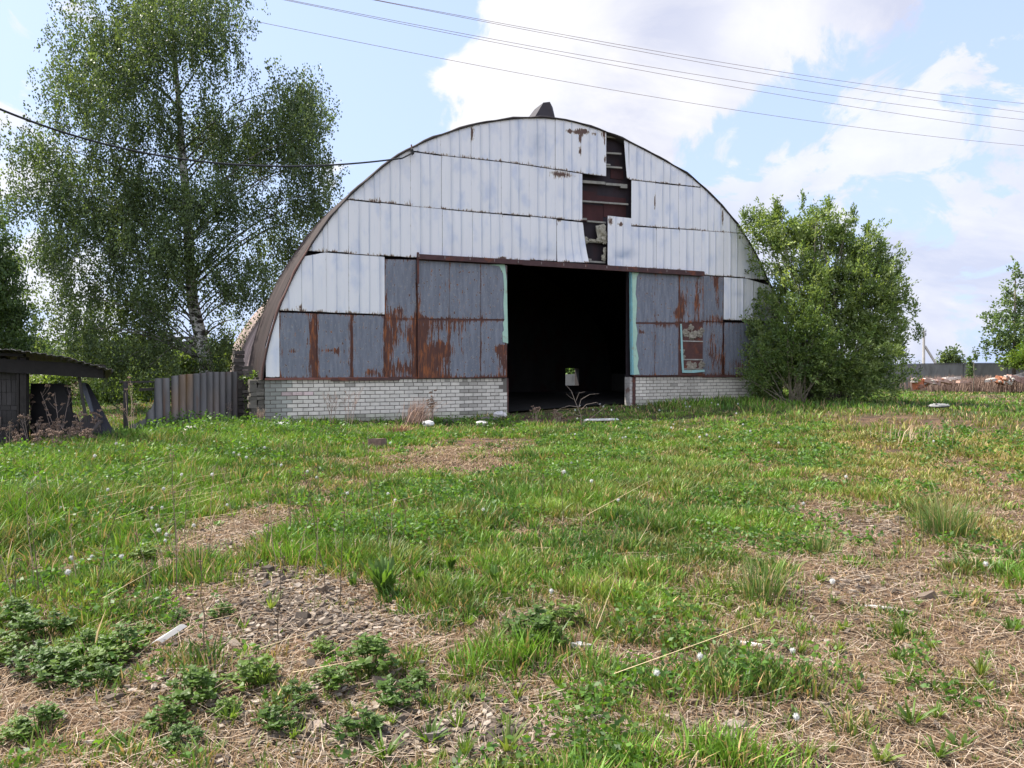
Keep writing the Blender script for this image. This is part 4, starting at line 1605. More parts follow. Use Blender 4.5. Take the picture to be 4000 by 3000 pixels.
def simple_tree(name, Y, base, lobes_px, ncl, per, Lf, Wf, cols, label, cat, droop=0.0, spread=.12, group=None, tr=.09, shell_=.35):
    bx = at(base, 1430, Y).x
    r = empty(name, (bx, Y, Hs(bx, Y)), 0, label, cat, group)
    lb = [plobe(*q, Y, dy=random.uniform(-.4, .4)) for q in lobes_px]
    topz = max(l[2] for l in lb)
    t = MB()
    tp_ = [(bx, Y, -.2), (bx + .03, Y, topz * .45), (bx, Y, topz)]
    t.tube(tp_, [tr, tr * .7, tr * .2], 7, (.15, .13, .10))
    limbs(t, tp_, [l[:3] for l in lb], (.15, .13, .10), tr * .4)
    kid(t.build('trunk', M['bark'], None, True), r)
    crown('crown', lb, ncl, per, Lf, Wf, cols, r, droop=droop, spread=spread, shell_=shell_)


G1 = [(.09, .15, .045), (.12, .18, .055), (.07, .12, .04)]
simple_tree('poplar_tree', 43, 3960, [(3952, 1075, 22, 45), (3955, 1140, 30, 50), (3958, 1210, 45, 60), (3900, 1215, 35, 40), (3885, 1260, 45, 40), (3950, 1300, 100, 60), (3910, 1360, 80, 45), (4000, 1350, 100, 70), (4060, 1230, 80, 120), (4100, 1340, 120, 120), (3995, 1110, 12, 20)],
            620, 15, .16, .11, [(.12, .18, .07), (.15, .21, .08), (.09, .14, .055)], 'slender poplar at the right edge behind the concrete wall', 'tree', spread=.16, tr=.12)
simple_tree('bright_shrub', 41, 4010, [(3990, 1400, 60, 35), (4060, 1390, 80, 60), (3960, 1412, 40, 22)], 260, 16, .15, .11, [(.10, .17, .03), (.13, .19, .03)], 'bright green shrub at the foot of the poplar at the right edge', 'shrub', spread=.15)
simple_tree('small_tree', 80, 3715, [(3712, 1400, 30, 22), (3716, 1380, 12, 18), (3690, 1412, 18, 12), (3738, 1412, 18, 12)], 110, 10, .30, .2, [(.10, .15, .06), (.12, .16, .07)], 'small pale tree peeping over the concrete wall right of the pole', 'tree', spread=.3)
simple_tree('sapling', 40, 3803, [(3803, 1385, 9, 16), (3802, 1412, 9, 16), (3800, 1440, 9, 14), (3803, 1462, 10, 12)], 60, 10, .11, .07, G1, 'thin leafy sapling in front of the concrete wall', 'sapling', spread=.06, tr=.03)
bsh = 'bright shrubs behind the shed and fence'
BG = [(.15, .22, .06), (.19, .27, .07), (.12, .18, .05)]
for q in (
    (31, 60, [(60, 1500, 110, 60), (-40, 1480, 120, 70), (40, 1560, 110, 60)], 'green shrub seen behind the shed at the far left'),
    (33, 230, [(230, 1470, 90, 45), (200, 1540, 110, 50), (260, 1590, 90, 40)], 'green shrub seen under the middle of the shed roof'),
    (28, 420, [(400, 1530, 70, 60), (440, 1580, 80, 60), (380, 1600, 60, 50)], 'bright yellow-green shrub beside the leaning dark sheets'),
    (30, 560, [(550, 1520, 80, 70), (600, 1570, 80, 60), (520, 1590, 60, 50), (640, 1480, 70, 50)], 'green shrub inside the empty pipe frame'),
    (34, 420, [(330, 1440, 100, 50), (450, 1450, 110, 60), (560, 1430, 90, 40)], 'darker green shrub above the tip of the shed roof'),
    (27, 760, [(700, 1430, 90, 40), (800, 1420, 70, 45), (860, 1440, 60, 40)], 'leafy undergrowth at the birch foot behind the corrugated fence')):
    simple_tree('shrub', q[0], q[1], q[2], 420, 15, .12, .08, BG, q[3], 'shrub', spread=.14, group=bsh, tr=.04)
simple_tree('tall_shrub', 60, 2210, [(2160, 1420, 60, 50), (2240, 1425, 60, 45), (2205, 1440, 50, 30), (2300, 1420, 60, 50)], 330, 12, .28, .2, [(.12, .2, .05), (.15, .24, .06)], 'sunlit green shrub seen through the small opening at the back of the hangar', 'shrub', spread=.3)
# far woodland strip on the left horizon
fw = []
for i in range(60):
    a_ = math.radians(-46 + i * 0.62)
    R0 = 170 + random.uniform(-15, 15)
    hh = random.uniform(4, 8)
    fw.append((R0 * math.sin(a_), R0 * math.cos(a_), hh * .4, 3.2, 3, hh * .6))
o_ = crown('far_woodland', fw, 3000, 8, 1.3, 1.0, [(.07, .11, .05), (.06, .09, .045)], None, spread=.9, shell_=.5)
tag(bpy.data.objects['far_woodland'], kind='stuff')

# sapling by the wall corner
p = Vector(gp(985, 1652))
sp_ = empty('corner_sapling', tuple(p), 0, 'small leafy sapling growing at the left brick corner of the hangar', 'sapling')
t = MB()
t.tube([p, at(990, 1600, p.y), at(984, 1540, p.y), at(975, 1480, p.y)], [.02, .016, .012, .006], 6, (.35, .22, .15))
for (x, y) in ((960, 1490), (1000, 1465), (965, 1570), (1010, 1530), (1010, 1560), (960, 1610)):
    t.tube([at(984, y + 40, p.y), at(x, y, p.y)], [.008, .004], 5, (.2, .16, .1))
kid(t.build('stems', M['bark']), sp_)
crown('crown', [plobe(*q, p.y) for q in [(960, 1480, 12, 12), (1000, 1462, 14, 12), (978, 1490, 14, 20), (965, 1575, 14, 16), (1012, 1530, 14, 16), (1005, 1560, 16, 14), (975, 1600, 18, 14), (1000, 1510, 14, 12), (985, 1540, 14, 20), (1015, 1500, 14, 10), (965, 1620, 16, 14)]], 110, 9, .055, .036, [(.12, .19, .03), (.09, .15, .03)], sp_, spread=.04)

# ---------------- grass ----------------
CHE = [ell(*a) for a in [(1130, 2350, 270, 130), (1290, 2470, 290, 80), (1020, 2230, 100, 40), (1500, 2870, 470, 100), (1850, 2890, 240, 80), (3430, 2060, 200, 32), (3400, 2290, 170, 45)]]


def chipf(x, y):
    t = 0
    for (cx, cy, rx, ry) in CHE:
        t = t + np.exp(-1.4 * (((x - cx) / rx) ** 2 + ((y - cy) / ry) ** 2))
    return np.clip(t, 0, 1)



TALL = [ell(*a) for a in [(300, 1820, 560, 220, .20), (120, 2050, 260, 240, .14), (750, 1660, 400, 50, .06), (1150, 1690, 200, 40, .06), (2720, 1575, 230, 26, .22), (3100, 1570, 400, 40, .12),
                          (2050, 1930, 420, 80, .04), (1500, 2130, 300, 110, .07), (1300, 2070, 160, 60, .06), (3680, 2020, 110, 90, .08), (2300, 1800, 300, 80, .06), (1850, 1660, 80, 20, .06), (3600, 1560, 400, 30, .06), (1950, 1640, 90, 14, .1)]]


def tallf(x, y):
    t = 0
    for (cx, cy, rx, ry, a) in TALL:
        t = t + a * np.exp(-1.2 * (((x - cx) / rx) ** 2 + ((y - cy) / ry) ** 2))
    return t


def in_hangar(x, y, m=0.0):
    s = (x - HO.x) * HD.x + (y - HO.y) * HD.y
    d = (x - HO.x) * HN.x + (y - HO.y) * HN.y
    return (s > -m - .3) & (s < 17.1) & (d > .0 - m) & (d < 11.5)


def polar(n, r0, r1, p=1.0, amax=43):
    r = r0 + (r1 - r0) * rng.random(n) ** p
    a = np.radians(rng.uniform(-amax, amax, n))
    return r * np.sin(a), r * np.cos(a), r


def blades(x, y, z, h, w, ax, lean, col, name, mat, flat=None):
    n = len(x)
    P = np.stack([x, y, z], 1)
    fa = rng.uniform(0, 2 * math.pi, n)
    Sd = np.stack([np.cos(fa), np.sin(fa), np.zeros(n)], 1)
    Ld = np.stack([np.cos(ax), np.sin(ax), np.zeros(n)], 1)
    up_ = np.array([0, 0, 1.0])
    m1_ = P + Ld * (lean * h * .35)[:, None] + up_ * (h * .55)[:, None]
    tp_ = P + Ld * (lean * h)[:, None] + up_ * (h * np.sqrt(np.clip(1 - .35 * lean ** 2, .05, 1)))[:, None]
    hw_ = (w / 2)[:, None]
    V = np.stack([P - Sd * hw_, P + Sd * hw_, m1_ - Sd * hw_ * .85, m1_ + Sd * hw_ * .85, tp_], 1).reshape(-1, 3)
    b = (np.arange(n) * 5)[:, None]
    F = np.concatenate([b + np.array([[0, 1, 3]]), b + np.array([[0, 3, 2]]), b + np.array([[2, 3, 4]])], 0)
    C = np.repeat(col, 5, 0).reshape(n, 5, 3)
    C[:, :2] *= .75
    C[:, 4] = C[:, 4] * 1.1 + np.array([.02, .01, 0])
    return np_mesh(name, V, F, C.reshape(-1, 3), mat)


def grass_layer(nt_, r0, r1, per, p, name, hs=1.0):
    x, y, r = polar(nt_, r0, r1, p)
    g = green(x, y)
    keep = (rng.random(nt_) < np.clip(g * 1.1 + .06, 0, 1) * (1 - .8 * chipf(x, y))) & ~in_hangar(x, y, .0)
    x, y, r, g = x[keep], y[keep], r[keep], g[keep]
    n = len(x)
    tl = tallf(x, y)
    hT = (.03 + .22 * np.clip(fbm(x * 2.1, y * 2.1, 3) - .28, 0, 1) * np.clip(g + .3, 0, 1.2) + tl * rng.uniform(.5, 1.1, n)) * hs
    dark = fbm(x * 1.3 + 70, y * 1.3, 3)
    dryz = np.clip(x / np.maximum(y, 1) - .1, 0, .5) * np.clip((r - 6) / 8, 0, 1) * np.clip((24 - r) / 6, 0, 1) * 1.6 + .5 * (1 - g) * np.clip((30 - r) / 8, 0, 1)
    A = np.array([.13, .255, .028]); B = np.array([.06, .14, .022]); Yl = np.array([.25, .24, .065]); Dr = np.array([.38, .26, .13])
    tw = np.clip((dark - .40) * 4.5, 0, 1)[:, None]
    c = A * tw + B * (1 - tw)
    yz = np.clip(rng.normal(.0, .2, n) + dryz * .95 + (fbm(x * 1.9 + 8, y * 1.9, 3) - .5) * 1.4, 0, 1)[:, None]
    c = c * (1 - yz) + Yl * yz
    X_, Y_ = np.repeat(x, per), np.repeat(y, per)
    N_ = n * per
    sp = np.repeat(.02 + .012 * r ** .5 + .006 * r, per)
    aa = rng.uniform(0, 2 * math.pi, N_)
    rr = np.sqrt(rng.random(N_)) * sp
    X_ = X_ + np.cos(aa) * rr
    Y_ = Y_ + np.sin(aa) * rr
    R_ = np.repeat(r, per)
    hh = np.repeat(hT, per) * rng.uniform(.45, 1.25, N_)
    ww = (.0042 + .00085 * R_) * rng.uniform(.7, 1.5, N_)
    lean = rng.uniform(.1, .9, N_)
    cc = np.repeat(c * rng.uniform(.7, 1.25, n)[:, None], per, 0) * rng.uniform(.6, 1.4, N_)[:, None]
    dd = rng.random(N_) < (.11 + .22 * np.repeat(1 - g, per) + .12 * np.repeat(np.clip(dryz, 0, 1), per))
    cc[dd] = Dr * rng.uniform(.6, 1.35, dd.sum())[:, None]
    hh[dd] *= .9
    z = H(X_, Y_) - .004
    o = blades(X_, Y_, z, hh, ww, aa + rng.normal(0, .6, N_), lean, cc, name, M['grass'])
    tag(o, kind='stuff')
    return o


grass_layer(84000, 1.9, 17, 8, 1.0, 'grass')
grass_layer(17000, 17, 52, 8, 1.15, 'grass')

def weed_cover(n, r0, r1, name):
    x, y, r = polar(n, r0, r1, 1.0)
    g = green(x, y)
    pat = fbm(x * 1.1 + 13, y * 1.1 + 40, 3)
    k = (rng.random(n) < np.clip((pat - .47) * 6 + 2.2 * tallf(x, y), .05, 1) * np.clip(g * 1.2, 0, 1)) & ~in_hangar(x, y) & (chipf(x, y) < .5)
    x, y, r, pat = x[k], y[k], r[k], pat[k]
    n = len(x)
    hb = (.03 + .13 * np.clip(pat - .42, 0, .35) * 3 + 1.2 * tallf(x, y)) * rng.uniform(.5, 1.2, n)
    per = 9
    N_ = n * per
    P = np.stack([np.repeat(x, per) + rng.normal(0, .018, N_) * (1 + .04 * np.repeat(r, per)), np.repeat(y, per) + rng.normal(0, .018, N_) * (1 + .04 * np.repeat(r, per)), np.zeros(N_)], 1)
    P[:, 2] = H(P[:, 0], P[:, 1]) + np.repeat(hb, per) * np.tile(np.linspace(.2, 1, per), n)
    D = rng.normal(0, 1, (N_, 3)); D[:, 2] = np.abs(D[:, 2]) * .5
    D /= np.linalg.norm(D, axis=1)[:, None]
    sc = (.018 + .0017 * np.repeat(r, per)) * rng.uniform(.7, 1.4, N_)
    V, F = leaf_quads(P, D, sc * 1.3, sc * .75)
    base_ = np.array([(.085, .175, .028), (.11, .21, .03), (.06, .13, .022)])[rng.integers(0, 3, n)]
    c = np.repeat(base_, per, 0) * rng.uniform(.7, 1.3, N_)[:, None]
    tag(np_mesh(name, V, F, np.repeat(c, 4, 0), M['leaf']), kind='stuff')


weed_cover(26000, 2, 19, 'weed_cover')


def tall_tufts(nt_, per, name):
    x, y, r = polar(nt_, 4.3, 21, 1.0)
    g = green(x, y)
    p_ = fbm(x * .9 + 61, y * .9 + 12, 3)
    k = (rng.random(nt_) < np.clip((p_ - .42) * 5, 0, 1) * np.clip(g * 1.4 - .35, 0, 1)) & ~in_hangar(x, y, .1) & (chipf(x, y) < .3)
    x, y, r, p_ = x[k], y[k], r[k], p_[k]
    n = len(x)
    N_ = n * per
    R_ = np.repeat(r, per)
    aa = rng.uniform(0, 2 * math.pi, N_)
    rr = np.sqrt(rng.random(N_)) * (.035 + .004 * R_)
    X_ = np.repeat(x, per) + np.cos(aa) * rr
    Y_ = np.repeat(y, per) + np.sin(aa) * rr
    left = np.clip(.6 - x / np.maximum(y, 1), .4, 1.2)
    h = np.repeat((.09 + .11 * rng.random(n)) * left, per) * rng.uniform(.4, 1.2, N_)
    w = (.0045 + .0008 * R_) * rng.uniform(.7, 1.7, N_)
    base_ = np.array([(.12, .235, .028), (.08, .17, .022), (.15, .26, .035), (.20, .24, .05)])[rng.integers(0, 4, n)]
    c = np.repeat(base_, per, 0) * rng.uniform(.6, 1.35, N_)[:, None]
    dd = rng.random(N_) < .14
    c[dd] = np.array([.40, .29, .15]) * rng.uniform(.6, 1.2, dd.sum())[:, None]
    h[dd] *= 1.25
    tag(blades(X_, Y_, H(X_, Y_) - .004, h, w, aa + rng.normal(0, .8, N_), rng.uniform(.05, .8, N_), c, name, M['grass']), kind='stuff')


tall_tufts(15000, 12, 'tall_grass')

# ---------------- straw litter ----------------
def straw_layer(n, r0, r1, name):
    x, y, r = polar(n, r0, r1, 1.0)
    g = green(x, y)
    k = (rng.random(n) < (1.15 - g) * (1 - .75 * chipf(x, y))) & ~in_hangar(x, y)
    x, y, r = x[k], y[k], r[k]
    n = len(x)
    a = rng.uniform(0, 2 * math.pi, n)
    L_ = rng.gamma(2.0, .012, n) + .008 + .0025 * r
    w = (.0007 + .00042 * r) * rng.uniform(.7, 1.6, n)
    tilt = np.abs(rng.normal(0, .22, n))
    z0_ = H(x, y) + rng.uniform(.002, .02, n)
    D = np.stack([np.cos(a) * np.cos(tilt), np.sin(a) * np.cos(tilt), np.sin(tilt)], 1)
    S = np.stack([-np.sin(a), np.cos(a), np.zeros(n)], 1)
    P = np.stack([x, y, z0_], 1)
    mid = P + D * (L_ * .5)[:, None] + np.array([0, 0, 1.]) * (L_ * rng.uniform(0, .12, n))[:, None] + S * (L_ * rng.normal(0, .08, n))[:, None]
    e = P + D * L_[:, None]
    h = (w / 2)[:, None]
    V = np.stack([P - S * h, P + S * h, mid - S * h, mid + S * h, e - S * h, e + S * h], 1).reshape(-1, 3)
    b = (np.arange(n) * 6)[:, None]
    F = np.concatenate([b + np.array([[0, 1, 3, 2]]), b + np.array([[2, 3, 5, 4]])], 0)
    pal = np.array([(.22, .145, .085), (.30, .215, .135), (.15, .095, .055), (.40, .33, .24), (.185, .12, .065), (.085, .06, .04)])
    ci = rng.choice(6, n, p=[.3, .2, .18, .08, .16, .08])
    C = pal[ci] * rng.uniform(.8, 1.2, n)[:, None]
    return tag(np_mesh(name, V, F, np.repeat(C, 6, 0), M['straw']), kind='stuff')


straw_layer(400000, 1.9, 14, 'straw_litter')
straw_layer(26000, 14, 40, 'straw_litter')
x, y, r = polar(13000, 1.9, 9, 1.0)
k = (rng.random(len(x)) < 1.2 - green(x, y))
x, y, r = x[k], y[k], r[k]
n = len(x)
a = rng.uniform(0, 2 * math.pi, n)
L_ = rng.uniform(.06, .26, n)
w = (.0007 + .00030 * r)[:, None] / 2
D = np.stack([np.cos(a), np.sin(a), np.abs(rng.normal(0, .12, n))], 1)
S = np.stack([-np.sin(a), np.cos(a), np.full(n, .2)], 1)
P = np.stack([x, y, H(x, y) + rng.uniform(.006, .03, n)], 1)
M2 = P + D * (L_ * .5)[:, None] + S * (L_ * rng.normal(0, .07, n))[:, None]
E2 = P + D * L_[:, None]
V = np.stack([P - S * w, P + S * w, M2 - S * w, M2 + S * w, E2 - S * w, E2 + S * w], 1).reshape(-1, 3)
b = (np.arange(n) * 6)[:, None]
tag(np_mesh('dry_stems', V, np.concatenate([b + np.array([[0, 1, 3, 2]]), b + np.array([[2, 3, 5, 4]])], 0), np.repeat(np.array([.44, .35, .26]) * rng.uniform(.45, 1.3, n)[:, None], 6, 0), M['straw']), kind='stuff')
# long laid stalks in the left grass
n = 110
xx, yy, zz = [], [], []
for _ in range(n):
    if random.random() < .85: q = gp(random.gauss(450, 220), random.gauss(1930, 110))
    else: q = gp(random.uniform(0, 2600), random.uniform(1750, 2900))
    xx.append(q[0]); yy.append(q[1])
xx, yy = np.array(xx), np.array(yy)
a = rng.normal(.3, .8, n)
L_ = rng.uniform(.2, .75, n)
D = np.stack([np.cos(a), np.sin(a), rng.uniform(.05, .4, n)], 1)
P = np.stack([xx, yy, H(xx, yy) + rng.uniform(.03, .2, n)], 1)
S = np.stack([-np.sin(a), np.cos(a), np.full(n, .3)], 1) * .0019
V = np.stack([P - S, P + S, P + D * L_[:, None] + S * .5, P + D * L_[:, None] - S * .5], 1).reshape(-1, 3)
tag(np_mesh('laid_straw', V, np.arange(4 * n).reshape(-1, 4), np.repeat(np.array([.38, .30, .18]) * rng.uniform(.7, 1.3, n)[:, None], 4, 0), M['straw']), kind='stuff')

# ---------------- wood chips and blocks ----------------
CH = [(1150, 2350, 210, 90, 7, 'heap left of centre'), (1290, 2440, 210, 50, 4, 'heap left of centre'), (1050, 2230, 130, 50, 2, 'heap left of centre'), (950, 2110, 160, 40, 2, 'bare patch at the left'),
      (1500, 2850, 480, 110, 4, 'bottom edge'), (1850, 2870, 260, 90, 3, 'bottom edge'), (3430, 2060, 220, 36, 3, 'patch at the right'), (3400, 2290, 220, 60, 2, 'patch at the right'), (2700, 2880, 160, 70, 1, 'bottom right'),
      (700, 2650, 250, 120, 1, 'bottom left'), (1950, 2500, 400, 120, 1, 'centre foreground'), (3000, 2500, 600, 250, 2, 'bottom right'), (800, 2600, 500, 250, 4, 'bottom left'), (2000, 1740, 120, 14, 1, 'near the door')]


def chip_verts(sx_, sy_, sz_, rd):
    n = rd.choice([4, 4, 5])
    an = sorted(rd.uniform(0, .35) + 2 * math.pi * i / n for i in range(n))
    bot = [(sx_ / 2 * math.cos(a) * 1.3, sy_ / 2 * math.sin(a) * 1.3, 0) for a in an]
    top_ = [(x * rd.uniform(.85, 1), y_ * rd.uniform(.85, 1), sz_ * rd.uniform(.75, 1.1)) for x, y_, _ in bot]
    f = [tuple(range(n))[::-1], tuple(range(n, 2 * n))] + [(i, (i + 1) % n, (i + 1) % n + n, i + n) for i in range(n)]
    return bot + top_, f


protos = []
rd = random.Random(21)
for i in range(9):
    m = MB()
    k = rd.uniform(.75, 1.15)
    v, f = chip_verts(1, rd.uniform(.4, .75), rd.uniform(.28, .55), rd)
    base_ = rd.choice([(.23, .185, .14), (.155, .12, .09), (.31, .26, .205), (.10, .08, .062)])
    m.add(v, f, tuple(q * k for q in base_))
    me = m.mesh('wood_block')
    me.materials.append(M['chipwood'])
    protos.append(me)
cnt = 0
tot = sum(c[4] for c in CH)
blocks = []
for (px, py, rx, ry, wgt, where) in CH:
    for _ in range(int(290 * wgt / tot)):
        q = gp(px + random.gauss(0, .62) * rx, min(2990, py + random.gauss(0, .62) * ry))
        sz = random.uniform(.032, .06) if random.random() < .85 else random.uniform(.06, .10)
        o = bpy.data.objects.new('wood_block', random.choice(protos))
        COL.objects.link(o)
        o.location = (q[0], q[1], q[2] + random.uniform(-.004, .028 if 'heap' in where else .012))
        o.rotation_euler = (random.gauss(0, .3), random.gauss(0, .3), random.uniform(0, 6.28))
        o.scale = (sz, sz * random.uniform(.8, 1.2), sz * random.uniform(.8, 1.1))
        tag(o, 'grey-brown weathered wood block lying in the ' + where if 'heap' in where or 'patch' in where else 'grey-brown weathered wood block lying near the ' + where.replace('near ', ''), 'wood block', 'wood blocks in the ' + where)
m = MB()
for (px, py, rx, ry, wgt, where) in CH:
    for _ in range(int(5200 * wgt / tot)):
        q = gp(px + random.gauss(0, .85) * rx, min(2995, py + random.gauss(0, .85) * ry))
        s0 = random.uniform(.015, .05) * (1.3 if q[1] > 9 else 1)
        v, f = chip_verts(s0, s0 * random.uniform(.25, .6), s0 * random.uniform(.10, .28), rd)
        Mx = Matrix.Translation((q[0], q[1], q[2] + random.uniform(.004, .022))) @ Matrix.Rotation(random.uniform(0, 6.28), 4, 'Z') @ Matrix.Rotation(random.gauss(0, .3), 4, 'X')
        base_ = random.choice([(.22, .175, .13), (.135, .10, .075), (.31, .26, .205), (.08, .062, .048), (.155, .118, .085)])
        m.add([tuple(Mx @ Vector(p)) for p in v], f, base_)
tag(m.build('wood_chips', M['chipwood']), kind='stuff')

# single larger pieces
def piece(name, px, py, dims, col, label, cat, mat='rubble', rz=0.3, tilt=(0, 0), group=None, rough=.25, up=0.0, n=1):
    q = gp(px, py)
    m = MB()
    v, f = chip_verts(dims[0], dims[1], dims[2], random.Random(px))
    if mat == 'rubble' and dims[2] > .05:
        r_p = random.Random(px + 1)
        m.lump((0, 0, dims[2] * .45), 1.0, col, .16, 9, 7, (dims[0] * .55, dims[1] * .55, dims[2] * .6), seed=px)
        for _ in range(7):
            kk = r_p.uniform(.6, 1.1)
            m.lump((r_p.uniform(-.45, .45) * dims[0], r_p.uniform(-.45, .45) * dims[1], r_p.uniform(.1, .8) * dims[2]), dims[2] * r_p.uniform(.2, .42), tuple(t * kk for t in col), .4, 7, 5, seed=px + _)
    else:
        m.add(v, f, col)
    o = m.build(name, M[mat])
    o.location = (q[0], q[1], q[2] + up)
    o.rotation_euler = (tilt[0], tilt[1], rz)
    return tag(o, label, cat, group)


piece('wood_stump', 1475, 1748, (.30, .22, .16), (.16, .11, .085), 'brown stump-like block on the bare patch left of the door', 'wood block', 'chipwood')
piece('concrete_chunk', 1105, 1682, (.30, .22, .17), (.60, .58, .55), 'white chunk of masonry lying before the brick wall', 'rubble', up=.02)
piece('slate_shard', 1070, 1700, (.34, .18, .02), (.62, .60, .56), 'flat white shard below the white chunk near the brick wall', 'rubble', tilt=(.1, .1), up=.06)
piece('slate_shard', 1000, 1708, (.36, .22, .025), (.55, .53, .50), 'flat pale shard left of the white chunk near the brick wall', 'rubble', tilt=(.05, -.1), up=.05)
piece('slate_shard', 1170, 1703, (.25, .15, .02), (.55, .53, .50), 'small pale shard right of the white chunk near the brick wall', 'rubble', tilt=(.05, .1), up=.05)
piece('concrete_chunk', 745, 1712, (.26, .2, .16), (.60, .53, .48), 'pinkish white chunk in the grass below the corrugated fence', 'rubble', up=.08)
piece('concrete_chunk', 675, 1722, (.22, .16, .10), (.62, .55, .52), 'smaller pinkish chunk left of the one below the fence', 'rubble', up=.06)
piece('concrete_slab', 600, 1728, (.6, .3, .04), (.45, .42, .38), 'flat grey slab in the grass between fence and shed', 'rubble', up=.05)
piece('concrete_chunk', 1950, 1640, (.34, .24, .16), (.55, .53, .50), 'white chunk of masonry at the left corner of the door', 'rubble', up=.06)
piece('concrete_chunk', 1880, 1668, (.26, .2, .1), (.55, .53, .50), 'low white chunk in the weeds left of the door', 'rubble', up=.04)
piece('concrete_chunk', 1675, 1672, (.28, .2, .12), (.58, .56, .53), 'white chunk beside the dry grass clump at the wall', 'rubble', up=.05)
piece('rubble_pile_stone', 1900, 1650, (.5, .3, .14), (.13, .11, .10), 'dark rubble stone at the foot of the wall left of the door', 'rubble', up=.0)
piece('rubble_pile_stone', 1760, 1655, (.45, .25, .12), (.12, .10, .09), 'dark stone under the stained bricks', 'rubble', up=.0)
piece('pale_board', 2350, 1653, (.75, .16, .04), (.60, .59, .57), 'pale board lying in the grass before the doorway', 'board', 'concrete', rz=.25, up=.07)
piece('grey_stone', 3670, 1602, (.7, .3, .10), (.22, .22, .21), 'grey flat stone in the grass at the far right', 'stone', up=.08)
piece('wood_block_large', 2870, 2850, (.10, .06, .032), (.22, .18, .145), 'larger sawn block at the lower right among dry grass', 'wood block', 'chipwood', rz=.1)
piece('wood_block_large', 2850, 2895, (.085, .055, .03), (.20, .16, .13), 'second sawn block just below the larger one at lower right', 'wood block', 'chipwood', rz=.9)
piece('white_splinter', 2930, 2525, (.12, .035, .012), (.75, .70, .62), 'bright white splinter on the straw right of centre', 'wood splinter', 'chipwood', rz=-.4, up=.01)
piece('white_splinter', 3440, 2380, (.16, .03, .01), (.70, .66, .60), 'long white splinter on the right-hand chip patch', 'wood splinter', 'chipwood', rz=-.35, up=.01)
piece('grey_board_piece', 2265, 2535, (.11, .05, .02), (.36, .35, .34), 'grey flat piece beside the dark clover clump', 'wood piece', 'chipwood', rz=-.3, up=.01)
piece('bark_block', 1700, 2895, (.085, .065, .045), (.20, .17, .15), 'dark round block at the bottom edge of the picture', 'wood block', 'chipwood')
piece('bark_block', 1240, 2860, (.07, .055, .04), (.24, .19, .15), 'brown block in the foreground left of the dark round block', 'wood block', 'chipwood', rz=.7)
# white plastic shard
m = MB()
q = gp(590, 2530)
n_ = 7
P = []
for i in range(n_):
    for j in range(n_):
        u, v = i / (n_ - 1), j / (n_ - 1)
        P.append((u * .12 + v * .05, (v - .5) * .05 * (1 - .7 * abs(u - .4)) + u * .04, .02 + u * .075 + .018 * math.sin(v * math.pi) + random.uniform(-.002, .002)))
m.add(P, [(i * n_ + j, i * n_ + j + 1, (i + 1) * n_ + j + 1, (i + 1) * n_ + j) for i in range(n_ - 1) for j in range(n_ - 1)], (.62, .62, .62))
o = m.build('plastic_shard', M['plastic'], None, True)
o.location = q
tag(o, 'crumpled translucent white plastic shard in the lower left weeds', 'plastic litter')

# rubble row at the wall
rg = 'masonry rubble before the concrete wall'
for i, (px, py, a, b, c, col, lab) in enumerate([
    (3572, 1478, .5, .4, .45, (.70, .62, .55), 'white lump at the left end of the rubble row'),
    (3594, 1484, 1.0, .7, .85, (.55, .17, .06), 'big orange brick lump at the left of the rubble row'),
    (3622, 1478, .55, .35, .75, (.72, .68, .62), 'upright white block beside the orange lump'),
    (3640, 1480, 1.0, .4, .5, (.5, .33, .27), 'slanting pinkish slab leaning on the white block'),
    (3690, 1480, 1.5, .5, .45, (.62, .40, .30), 'long pale brick slab in the middle of the rubble row'),
    (3715, 1472, 1.2, .4, .30, (.72, .66, .60), 'thin white slab on top of the long slab'),
    (3770, 1486, 1.3, .5, .28, (.58, .36, .27), 'low flat brick piece right of the long slab'),
    (3870, 1478, .9, .5, .35, (.66, .58, .50), 'white piece at the left of the second rubble heap'),
    (3908, 1474, .9, .6, .70, (.58, .20, .08), 'orange brick lump in the second rubble heap'),
    (3936, 1468, .4, .3, .85, (.72, .68, .63), 'white upright piece in the second rubble heap'),
    (3968, 1468, 1.4, .5, .6, (.45, .27, .22), 'reddish slanting slab in the second rubble heap'),
    (3985, 1458, 1.2, .3, .5, (.72, .66, .60), 'white beam across the top of the second heap'),
    (4030, 1470, 1.2, .6, .6, (.38, .22, .17), 'dark red lump at the right edge')]):
    Yr = 40.5 + (i % 3) * .3
    p = at(px, py, Yr)
    m = MB()
    rd2 = random.Random(i)
    v, f = chip_verts(a, b, c, rd2)
    m.add(v, f, tuple(x * .65 + .04 for x in col))
    for _ in range(14):
        kk = rd2.uniform(.6, 1.25)
        m.lump((rd2.uniform(-a / 3, a / 3), rd2.uniform(-b / 2, 0), c * rd2.uniform(.1, .9)), c * rd2.uniform(.12, .3), tuple(min(.7, x * kk) for x in rd2.choice([tuple(.75 * t + .05 for t in col), (.42, .38, .33), (.30, .16, .11)])), .5, 6, 4)
    o = m.build('rubble_piece', M['rubble'])
    o.scale = (.7, .7, .5)
    o.location = (p.x, Yr, max(-.12, p.z - c * .5))
    o.rotation_euler = (rd2.uniform(-.1, .1), rd2.uniform(-.35, .35), rd2.uniform(-.3, .3))
    tag(o, lab, 'rubble', rg)


# ---------------- plants as things ----------------
def copy_thing(root, loc, rz, sc, label, cat, group):
    r = root.copy()
    COL.objects.link(r)
    r.location = loc
    r.rotation_euler = (0, 0, rz)
    r.scale = (sc, sc, sc)
    tag(r, label, cat, group)
    for ch in root.children:
        c = ch.copy()
        COL.objects.link(c)
        c.parent = r
        c.matrix_parent_inverse = Matrix.Identity(4)
    return r


